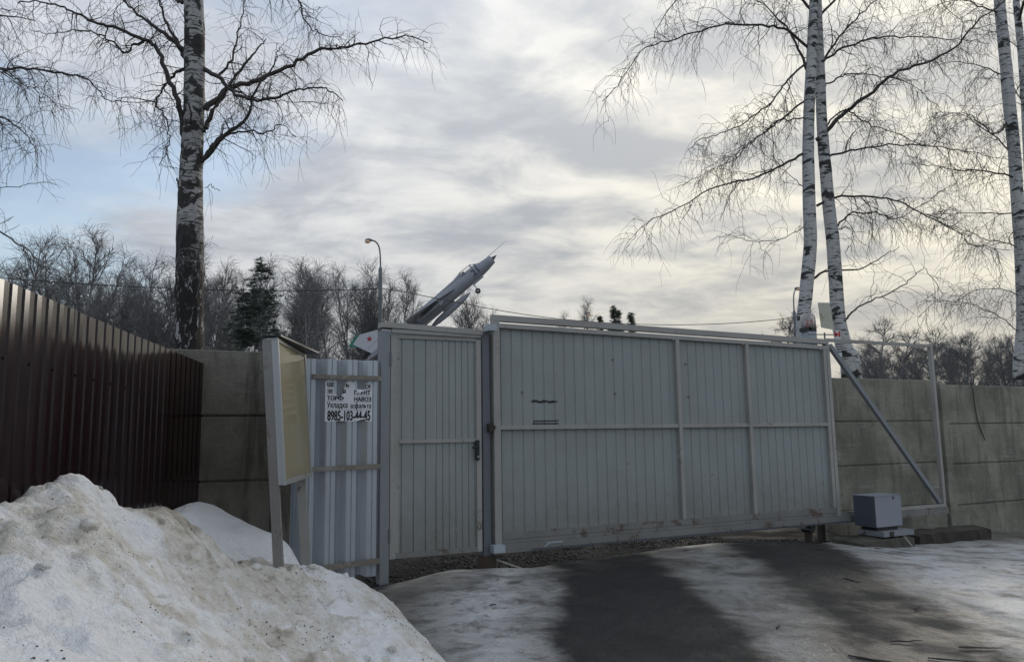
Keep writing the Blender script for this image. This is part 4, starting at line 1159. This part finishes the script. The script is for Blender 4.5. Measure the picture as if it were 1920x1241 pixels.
# ------------------------------------------------------------------ background trees
def far_proto(seed, H, style):
    rng = np.random.default_rng(seed); tr = TB(); tw = TB()
    stems = {'birch': 1, 'multi': 3, 'alder': 2, 'lime': 1}[style]
    for s in range(stems):
        hh = H * (1 if s == 0 else rng.uniform(.75, .95)); a = rng.uniform(0, 6.28); lean = 0.03 if stems == 1 else .10
        st = wander((rng.uniform(-.3, .3) * (stems > 1), rng.uniform(-.3, .3) * (stems > 1), -.3), (math.cos(a) * lean, math.sin(a) * lean, 1), hh, 12, rng, .035, -.02)
        r0_ = hh * .0095; tr.tube(st, np.linspace(r0_, .018, 13), 6)
        nb = {'birch': 46, 'multi': 27, 'alder': 36, 'lime': 44}[style]
        for b in range(nb):
            u = rng.uniform(.16 if style != 'lime' else .22, .99) ** (.9); i = min(int(u * 12), 11); p = st[i] + (st[i + 1] - st[i]) * (u * 12 - i)
            a = rng.uniform(0, 6.28); el = rng.uniform(1.1, 2.4) if style != 'lime' else rng.uniform(.35, 1.0)
            Lb = hh * ((.27 if style != 'lime' else .36) * (1 - u) ** .7 * (u ** .25) + .06) * rng.uniform(.6, 1.15)
            br = wander(p, (math.cos(a), math.sin(a), el), Lb, 6, rng, .12, -.05 if style != 'lime' else -.12)
            tr.tube(br, np.linspace(max(.035 * (1 - u) + .016, .016), .011, 7), 4)
            ns = int(6 + Lb * 4.6)
            for q in range(ns):
                w_ = rng.uniform(.15, 1.0); k = min(int(w_ * 6), 5); p2 = br[k] + (br[k + 1] - br[k]) * (w_ * 6 - k); T = br[k + 1] - br[k]; T /= np.linalg.norm(T)
                sl2 = rng.uniform(.35, .95) * (H / 12)
                sp = wander(p2, side_dir(T, rng, rng.uniform(.28, .52), .2), sl2, 4, rng, .10, .05)
                tw.tube(sp, np.linspace(.010, .0055, 5), 3)
                for z in range(3):
                    k2 = rng.integers(0, 4); T3 = sp[k2 + 1] - sp[k2]; T3 /= np.linalg.norm(T3)
                    tw.tube(wander(sp[k2 + 1], side_dir(T3, rng, .5, .0), rng.uniform(.3, .7) * (H / 12), 3, rng, .16, .55), [.0062, .0058, .005, .004], 3)
    return np.concatenate(tr.V), np.concatenate(tr.F), np.concatenate(tw.V), np.concatenate(tw.F)


protos = {}
for nm, sd_, H_, stl in (('b1', 1, 12, 'birch'), ('b2', 2, 12, 'birch'), ('m1', 3, 12, 'multi'), ('m2', 4, 12, 'multi'), ('a1', 5, 12, 'alder'), ('l1', 6, 8, 'lime'), ('l2', 7, 8, 'lime')):
    tv, tf, wv, wf = far_proto(sd_, H_, stl)
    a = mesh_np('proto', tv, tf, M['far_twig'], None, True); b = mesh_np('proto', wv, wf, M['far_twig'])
    protos[nm] = (a.data, b.data, H_, (tv, tf, wv, wf)); bpy.data.objects.remove(a); bpy.data.objects.remove(b)


def far_tree(kind, px, top_y, Y, rz, label, group, wide=1.0):
    tm, wm, H_, _ = protos[kind]; top = atY(px, top_y, Y); s = (top[2]) / H_
    o = thing('bare_tree', (top[0], top[1], 0.05), rz, label, 'tree', group); o.scale = (s * wide, s * wide, s)
    link(bpy.data.objects.new('trunk', tm), o); link(bpy.data.objects.new('crown', wm), o)
    return o


ORD = ['first', 'second', 'third', 'fourth', 'fifth', 'sixth', 'seventh', 'eighth', 'ninth', 'tenth', 'eleventh', 'twelfth']
rr = random.Random(8)
def row(items, phrase, group):
    for i, (k, px, ty, Y, wd) in enumerate(items):
        far_tree(k, px, ty, Y, rr.uniform(0, 6.28), ORD[i] + ' from the left of the bare trees ' + phrase, group, wd)


row([('b2', -40, 455, 42, 1.1), ('m1', 22, 452, 46, 1.2), ('a1', 75, 470, 44, 1.1), ('b1', 128, 428, 40, 1.2), ('m2', 165, 480, 48, 1.0), ('b2', 205, 466, 44, 1.0), ('m1', 248, 488, 46, 1.0), ('m2', 285, 448, 42, 1.1), ('b1', 322, 460, 45, 1.0)],
    'above the maroon fence', 'bare trees above the maroon fence')
row([('b1', 398, 505, 46, .9), ('m1', 425, 515, 50, 1.0), ('a1', 452, 530, 48, .9)], 'between thick birch and tall pine', 'bare trees between birch and pine')
row([('m2', 533, 520, 46, 1.0), ('b1', 572, 490, 43, 1.2), ('b2', 618, 508, 47, 1.0), ('m1', 658, 522, 68, 1.0), ('a1', 694, 515, 70, 1.1), ('b1', 738, 545, 70, 1.1), ('b2', 768, 552, 72, 1.0)], 'between tall pine and fighter jet', 'bare trees between pine and jet')
row([('m1', 838, 582, 72, 1.0), ('b1', 872, 568, 74, .9), ('b2', 914, 540, 72, .9), ('m2', 890, 580, 75, 1.0)], 'behind the nose of the fighter jet', 'bare trees behind the jet')
row([('b2', 1080, 588, 80, .7), ('b1', 1125, 570, 78, .9)], 'peeping over the middle of the gate', 'bare trees over the gate')
row([('l1', 1448, 595, 60, 1.0), ('l2', 1470, 585, 62, .9)], 'beside the street lamp near the gate end', 'bare trees beside the far lamp')
row([('l1', 1622, 597, 44, 1.0), ('l2', 1668, 622, 46, 1.0), ('l1', 1721, 615, 44, 1.0), ('l2', 1752, 640, 50, .9), ('l1', 1786, 622, 44, 1.0), ('l2', 1828, 630, 45, 1.0), ('l1', 1862, 632, 47, .8), ('l1', 1893, 630, 45, .9), ('l1', 1925, 622, 43, 1.0), ('l2', 1975, 622, 43, 1.0)],
    'above the right concrete wall', 'bare trees above the right wall')


def far_wood():
    rng = random.Random(6); Vs = []; Fs = []; n = 0
    spots = [(x, rng.uniform(500, 545), rng.uniform(72, 88)) for x in range(-60, 760, 25)]
    for px, ty, Y in spots:
        k = rng.choice(['b1', 'b2', 'm1', 'm2', 'a1']); H_ = protos[k][2]; tv, tf, wv, wf = protos[k][3]
        t_ = atY(px + rng.uniform(-12, 12), ty, Y); s = t_[2] / H_; a = rng.uniform(0, 6.28); c, s_ = math.cos(a), math.sin(a)
        for V, F in ((tv, tf), (wv, wf)):
            q = V * s; q = np.c_[q[:, 0] * c - q[:, 1] * s_ + t_[0], q[:, 0] * s_ + q[:, 1] * c + t_[1], q[:, 2]]
            Vs.append(q); Fs.append(F + n); n += len(q)
    for px, ty, Y in [(x, rng.uniform(640, 672), rng.uniform(70, 90)) for x in range(1600, 2000, 15)]:
        k = rng.choice(['l1', 'l2', 'a1']); H_ = protos[k][2]; tv, tf, wv, wf = protos[k][3]
        t_ = atY(px + rng.uniform(-8, 8), ty, Y); s = t_[2] / H_; a = rng.uniform(0, 6.28); c, s_ = math.cos(a), math.sin(a)
        for V, F in ((tv, tf), (wv, wf)):
            q = V * s; q = np.c_[q[:, 0] * c - q[:, 1] * s_ + t_[0], q[:, 0] * s_ + q[:, 1] * c + t_[1], q[:, 2]]
            Vs.append(q); Fs.append(F + n); n += len(q)
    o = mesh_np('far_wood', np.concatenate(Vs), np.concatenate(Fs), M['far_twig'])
    tag(o, 'dense bare grey wood far behind both concrete walls', 'wood', kind='stuff')


far_wood()


def conifer(label, px, top_y, Y, seed, wpx, leaders=1, low=.12, clump=.42):
    rng = np.random.default_rng(seed); top = atY(px, top_y, Y); H_ = top[2]
    o = thing('pine_tree', (top[0], top[1], 0.0), 0, label, 'tree', 'conifers beyond the wall'); tr = TB(); V = []; F = []
    W = wpx * Y / FPX / 2
    for ld in range(leaders):
        hx = 0 if ld == 0 else -W * .55; hh = H_ * (1 if ld == 0 else .88)
        st = np.array([[hx * min(1, u * 1.6) + rng.normal() * .03, rng.normal() * .03, hh * u] for u in np.linspace(0, 1, 12)])
        tr.tube(st, np.linspace(.13, .02, 12), 6)
        nb = int(hh * 10)
        for b in range(nb):
            u = low + (1 - low) * rng.random() ** .85; i = min(int(u * 11), 10); p = st[i] + (st[i + 1] - st[i]) * (u * 11 - i)
            a = rng.uniform(0, 6.28); Lb = (W * min(1.0, ((1 - u) / .48) ** .75) * rng.uniform(.5, 1.15) + .15) * (1 if ld == 0 else .7)
            br = wander(p, (math.cos(a), math.sin(a), rng.uniform(-.05, .3)), Lb, 5, rng, .10, -.06)
            tr.tube(br, np.linspace(.028, .010, 6), 4)
            ncl = max(4, int(Lb * 7))
            for q in range(ncl):
                w_ = .3 + .7 * rng.random(); k = min(int(w_ * 5), 4); c = br[k] + (br[k + 1] - br[k]) * (w_ * 5 - k) + rng.normal(size=3) * .10
                for z in range(24):
                    dn = rdir(rng); dn[2] = abs(dn[2]) * .8 - .1; l_ = clump * rng.uniform(.5, 1); sd2 = np.cross(dn, rdir(rng)); sd2 /= max(np.linalg.norm(sd2), 1e-6)
                    n = len(V); V += [c - sd2 * .016, c + sd2 * .016, c + dn * l_]; F.append((n, n + 1, n + 2))
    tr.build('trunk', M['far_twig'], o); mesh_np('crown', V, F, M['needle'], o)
    return o


conifer('tall dark green pine with twin tops behind the left wall', 491, 489, 42, 31, 122, 2, .26, .36)
conifer('low dark pine top showing over the middle of the gate', 1150, 575, 78, 32, 36, 1, .3, .40)
conifer('broad dark pine top just right of the low one over the gate', 1160, 584, 80, 33, 30, 1, .3, .40)
conifer('small lone pine top furthest right over the gate', 1183, 589, 78, 34, 20, 1, .5, .36)
conifer('tiny pine top beside the yellow lamp over the gate', 1126, 594, 80, 35, 20, 1, .5, .3)

# ------------------------------------------------------------------ street lamps and wires
M['lamp_glow'], h_, b_ = mat_new('sodium_lamp'); finish(h_, b_, (.62, .44, .34), .3)
b_.inputs['Emission Color'].default_value = (1, .55, .2, 1); b_.inputs['Emission Strength'].default_value = .04


def lamp(px, Y, y_thick, pts, r_thick, r_thin, head, head_r, label):
    b0 = atY(px, y_thick, Y); o = thing('street_lamp', (b0[0], b0[1], 0), 0, label, 'street lamp', 'street lamps beyond the gate')
    base = np.array([b0[0], b0[1], 0]); L = lambda q: tuple(q - base)
    MB().tube([(0, 0, 0), (0, 0, b0[2] - .5), (0, 0, b0[2] - .1), (0, 0, b0[2])], [r_thick * 1.12, r_thick, r_thick, r_thin * 1.3], 12).build('pole', M['lamp_metal'], o, True)
    MB().tube([(0, 0, b0[2] - 1.3), (0, 0, b0[2] - 1.24)], r_thick * 1.35, 12).build('clamp', M['dark_steel'], o)
    ap = spline([L(atY(x, y, Y)) for x, y in pts], 6); MB().tube([tuple(q) for q in ap], r_thin, 8).build('arm', M['lamp_metal'], o, True)
    c = np.array(L(atY(head[0], head[1], Y)))
    dirx = np.array([1, 0, 0]) * (1 if ap[-2][0] > c[0] else -1)
    hb = MB(); hb.tube([tuple(c + dirx * head_r * 1.7), tuple(c + dirx * head_r * .6 + np.array([0, 0, .02])), tuple(c - dirx * head_r * .5), tuple(c - dirx * head_r * 1.2)], [r_thin * 1.2, head_r * .7, head_r * .8, head_r * .3], 10)
    hb.build('lamp_head', M['lamp_metal'], o, True)
    bm = bmesh.new(); bmesh.ops.create_uvsphere(bm, u_segments=14, v_segments=8, radius=head_r)
    for q in bm.verts: q.co = Vector((c[0] - dirx[0] * head_r * .2 + q.co.x * 1.15, c[1] + q.co.y, c[2] - head_r * .45 + q.co.z * .75))
    me = bpy.data.meshes.new('bowl'); bm.to_mesh(me); bm.free(); me.shade_smooth(); me.materials.append(M['lamp_glow']); link(bpy.data.objects.new('bowl', me), o)
    return o


lamp(713.5, 30, 500, [(713.5, 502), (713, 480), (711, 464), (706, 455), (699, 451), (692, 451)], .082, .032, (690, 451), .10, 'tall street lamp with curved arm beside the fighter jet tail')
lamp(1489, 40, 582, [(1489, 584), (1488, 562), (1489, 549), (1492, 543)], .085, .035, (1496, 541), .10, 'street lamp behind the birch pair at the gate end')
lamp(1096, 52, 625, [(1096, 627), (1096, 605), (1098, 596), (1100, 592)], .085, .035, (1103, 588), .14, 'yellow street lamp head just showing over the gate middle')


def wire(pts, r, label):
    P_ = spline([atY(*q) for q in pts], 6); b0 = P_[0].copy(); mid = P_[len(P_) // 2]
    o = thing('overhead_wire', tuple(b0), 0, label, 'wire'); MB().tube([tuple(q - b0) for q in P_], r, 5).build('strand', M['wire'], o)


wire([(-80, 515, 30), (0, 521, 30), (150, 532, 30), (330, 541, 30), (520, 545, 30), (640, 544, 30), (713, 541, 30)], .016, 'black overhead wire crossing the trees left of the street lamp')
wire([(714, 541, 30), (760, 548, 31), (856, 567, 32.5), (960, 586, 34), (1050, 598, 35), (1150, 606, 36), (1260, 609, 37), (1371, 606, 38.5), (1468, 598, 39.7), (1489, 594, 40)], .017, 'black overhead wire sagging past the jet above the gate')
wire([(714, 545, 30), (742, 558, 33), (775, 580, 37), (810, 606, 42)], .009, 'thin pale stay wire dropping from street lamp behind the jet')

# ------------------------------------------------------------------ sign plates on the birch
q4 = [atY(x, y, 12.33) for x, y in ((1533.4, 567.3), (1556, 567.7), (1564, 618.6), (1539.6, 614))]
c0 = sum(q4) / 4
o = thing('sign_plate', tuple(c0), 0, 'faded white sign plate fixed to the leaning birch trunk', 'sign')
mb = MB(); loc4 = [q - c0 for q in q4]; mb.add(loc4 + [q + np.array([0, .006, 0]) for q in loc4], [(0, 1, 2, 3), (7, 6, 5, 4), (0, 4, 5, 1), (1, 5, 6, 2), (2, 6, 7, 3), (3, 7, 4, 0)])
mb.build('plate', painted('faded_plate', (.55, .53, .44), .6, .45, (.16, .12, .08), dirt=.4, rs=7), o)
q = atY(1567, 628, 12.40)
o = thing('paper_notice', (q[0], q[1] - .02, q[2] - .2), 0, 'paper notice with red letter and dark print on the leaning birch', 'notice')
pp = MB(); n_ = 7
v = [(-.05 + .12 * i / (n_ - 1), .025 * ((i / (n_ - 1) - .4) * 2) ** 2 - .035, z) for z in (-.16, .265) for i in range(n_)]
pp.add(v, [(i, i + 1, n_ + i + 1, n_ + i) for i in range(n_ - 1)]); pp.build('paper', M['paper'], o)
text_mesh('red_letter', 'ы', M['redink'], o, -.042, -.040, .165, .085, .085, .08)
mb = MB(); rg = random.Random(2)
for r_ in range(5):
    x = -.042 + r_ * .006
    while x < .055:
        wd = rg.uniform(.008, .02); mb.box(x, x + wd, -.041, -.039, .075 - r_ * .042, .098 - r_ * .042); x += wd + .005
mb.build('dark_print', M['ink'], o)

# ------------------------------------------------------------------ fighter jet on its pylon
nose = atY(923, 486, 59.0)
jet = thing('fighter_jet', tuple(nose), 0, 'grey swept fighter jet monument numbered 21 climbing above the gate', 'aircraft')
jet.rotation_euler = (0, rad(-40), 0)


def loft(st, n=20):
    """stations: (s behind nose, half width, up, down, centre z)"""
    mb = MB(); v = []
    for s, w_, u_, dn, zc in st:
        for k in range(n):
            a = 2 * math.pi * k / n; c, q = math.cos(a), math.sin(a); v.append((-s, w_ * c, zc + (u_ if q > 0 else dn) * q))
    f = [(i * n + k, i * n + (k + 1) % n, (i + 1) * n + (k + 1) % n, (i + 1) * n + k) for i in range(len(st) - 1) for k in range(n)]
    f.append(tuple((len(st) - 1) * n + k for k in range(n)))
    return mb.add(v, f)


loft([(.0, .33, .33, .33, 0), (.04, .36, .36, .36, 0), (.6, .43, .42, .44, 0), (1.2, .48, .48, .52, 0), (2.6, .54, .54, .54, 0), (5, .55, .55, .55, 0), (9, .55, .55, .55, 0), (11, .50, .50, .50, 0), (12.3, .42, .42, .42, 0)], 28).build('fuselage', M['jet'], jet, True)
loft([(.06, .325, .325, .325, 0), (.5, .30, .30, .30, 0)], 24).build('intake_duct', M['jet_dark'], jet)
MB().tube([(.50, 0, .03), (.25, 0, .02), (-.1, 0, 0), (-.3, 0, 0)], [.005, .09, .20, .22], 20).build('intake_cone', M['jet_dark'], jet, True)
MB().tube([(-.35, -.06, .36), (-.0, -.06, .375), (1.2, -.06, .385), (1.76, -.06, .39)], [.03, .022, .014, .008], 8).bar((1.36, -.06, .30), (1.36, -.06, .47), .012, .05).build('pitot_boom', M['jet'], jet)
loft([(2.70, .31, .40, .3, .45), (3.4, .27, .27, .3, .45), (5.4, .20, .23, .3, .45), (8.4, .18, .24, .3, .45), (10.6, .10, .16, .2, .45)], 20).build('spine_fairing', M['jet'], jet, True)
loft([(1.0, .05, .03, .1, .45), (1.2, .17, .12, .1, .44), (1.38, .24, .22, .1, .44)], 20).build('windscreen_fairing', M['jet'], jet, True)
loft([(1.39, .24, .23, .02, .44), (1.6, .29, .37, .02, .44), (1.9, .31, .42, .02, .44), (2.3, .32, .43, .02, .44), (2.69, .31, .41, .02, .45)], 24).build('canopy', M['canopy_glass'], jet, True)
for s_, w_, h_2 in ((1.40, .245, .235), (1.68, .305, .40), (2.68, .315, .415)):
    MB().tube([(-s_, w_ * math.cos(a), .44 + h_2 * math.sin(a)) for a in np.linspace(0, math.pi, 13)], .03, 6).build('canopy_frame', M['jet'], jet)
for sgn in (-1, 1): MB().bar((-1.35, sgn * .29, .50), (-2.7, sgn * .32, .51), .05, .06).build('canopy_sill', M['jet'], jet)
MB().box(-2.6, -2.35, -.16, .16, .4, .72, .03).build('ejection_seat', M['jet_dark'], jet)
tip = [(-8.4, .66), (-11.9, 2.28), (-12.85, 2.0), (-11.75, .15), (-11.3, .3)]
MB().prism([(-8.3, .60), (-11.66, 2.17), (-12.55, 1.93), (-11.75, .15), (-10.5, .30)], -.05, .05).build('tail_fin', M['jet_fin'], jet)
MB().prism([(-11.665, 2.172), (-11.95, 2.30), (-12.90, 2.02), (-12.35, 1.45), (-12.30, 1.48), (-12.555, 1.932)], -.045, .045).build('green_fin_tip', M['jet_green'], jet)
st = []
for k in range(10):
    a = math.pi / 2 + k * math.pi / 5 + rad(-40) + 0; r_ = .27 if k % 2 == 0 else .11; st.append((-11.3 + r_ * math.cos(a), 1.42 + r_ * math.sin(a)))
MB().prism(st, -.060, -.053).build('star', M['star'], jet)
MB().prism([(-10.4, 1.02), (-11.9, .90), (-11.9, .88), (-10.4, 1.0)], -.056, -.0515).build('rudder_line', M['jet_dark'], jet)
for sgn in (-1, 1):
    r = [(-3.5, .4), (-8.3, .4), (-8.3, 3.1), (-7.7, 3.1)]
    v = [(x, sgn * y, z) for z in (.03, .10) for x, y in r]; MB().add(v, [(0, 1, 2, 3), (7, 6, 5, 4), (0, 4, 5, 1), (1, 5, 6, 2), (2, 6, 7, 3), (3, 7, 4, 0)]).build('wing', M['jet'], jet)
    r = [(-10.6, .35), (-12.0, .35), (-12.9, 1.75), (-12.3, 1.85)]
    v = [(x, sgn * y, z) for z in (-.08, -.02) for x, y in r]; MB().add(v, [(0, 1, 2, 3), (7, 6, 5, 4), (0, 4, 5, 1), (1, 5, 6, 2), (2, 6, 7, 3), (3, 7, 4, 0)]).build('stabiliser', M['jet'], jet)
    ms = MB(); ms.tube([(-4.9, sgn * 1.5, -.28), (-5.2, sgn * 1.5, -.28), (-7.6, sgn * 1.5, -.28)], [.02, .085, .085], 10)
    for e in (45, 135, 225, 315):
        cx, cz = math.cos(rad(e)), math.sin(rad(e))
        for xa, xb in ((-5.25, -5.5), (-7.2, -7.6)): ms.bar((xa, sgn * 1.5 + cx * .16, -.28 + cz * .16), (xb, sgn * 1.5 + cx * .16, -.28 + cz * .16), .02, .18, (0, cx, cz))
    ms = ms.build('missile', M['jet_fin'] if sgn > 0 else M['jet'], jet)
    MB().box(-7.2, -5.3, sgn * 1.5 - .05, sgn * 1.5 + .05, -.19, .03).build('missile_rail', M['jet_dark'], jet)
loft([(3.0, .02, .02, .02, -.90), (3.4, .15, .15, .15, -.91), (4.2, .25, .25, .25, -.93), (5.4, .27, .27, .27, -.96), (6.4, .22, .22, .22, -.98), (7.2, .06, .06, .06, -1.0)], 18).build('drop_tank', M['jet'], jet, True)
MB().box(-5.6, -4.4, -.06, .06, -.75, -.50).build('tank_pylon', M['jet'], jet)
MB().box(-9.6, -8.0, -.035, .035, -1.15, -.5).build('ventral_fin', M['jet'], jet)
MB().box(-2.5, -1.45, -.22, -.19, -.68, -.42).build('gear_door', M['jet'], jet)
MB().tube([(-2.35, 0, -.5), (-2.42, -.02, -.8), (-2.5, -.05, -1.15)], [.05, .04, .035], 8).build('nose_leg', M['jet'], jet)
wh = MB(); wh.tube([(-2.5, -.14, -1.2), (-2.5, -.12, -1.2), (-2.5, .02, -1.2), (-2.5, .04, -1.2)], [.17, .215, .215, .17], 20); wh.build('nose_wheel', M['rubber'], jet, True)
MB().tube([(-2.5, -.146, -1.2), (-2.5, -.143, -1.2)], .11, 14).build('wheel_hub', M['jet'], jet)
text_mesh('number', '21', M['jet_num'], jet, -2.0, -.53, -.20, .58, .50, .05)
pyl = thing('monument_pylon', (nose[0] - 5.9, 59.0, 0), 0, 'grey steel pylon carrying the fighter jet', 'pylon')
bz = nose[2] - 7.2 * math.sin(rad(40)) - .55
MB().bar((0.6, 0, 0), (.25, 0, bz + .3), .9, .6, (1, 0, 0)).build('column', M['jet'], pyl)
MB().bar((.9, -.35, bz - .9), (-.4, -.35, bz - 1.2), .12, .12).bar((.9, .35, bz - .9), (-.4, .35, bz - 1.2), .12, .12).build('cross_beam', M['jet'], pyl)
for o in COL.objects:
    if o.parent is None and 'label' in o.keys() and 'kind' not in o.keys(): o['kind'] = 'thing'
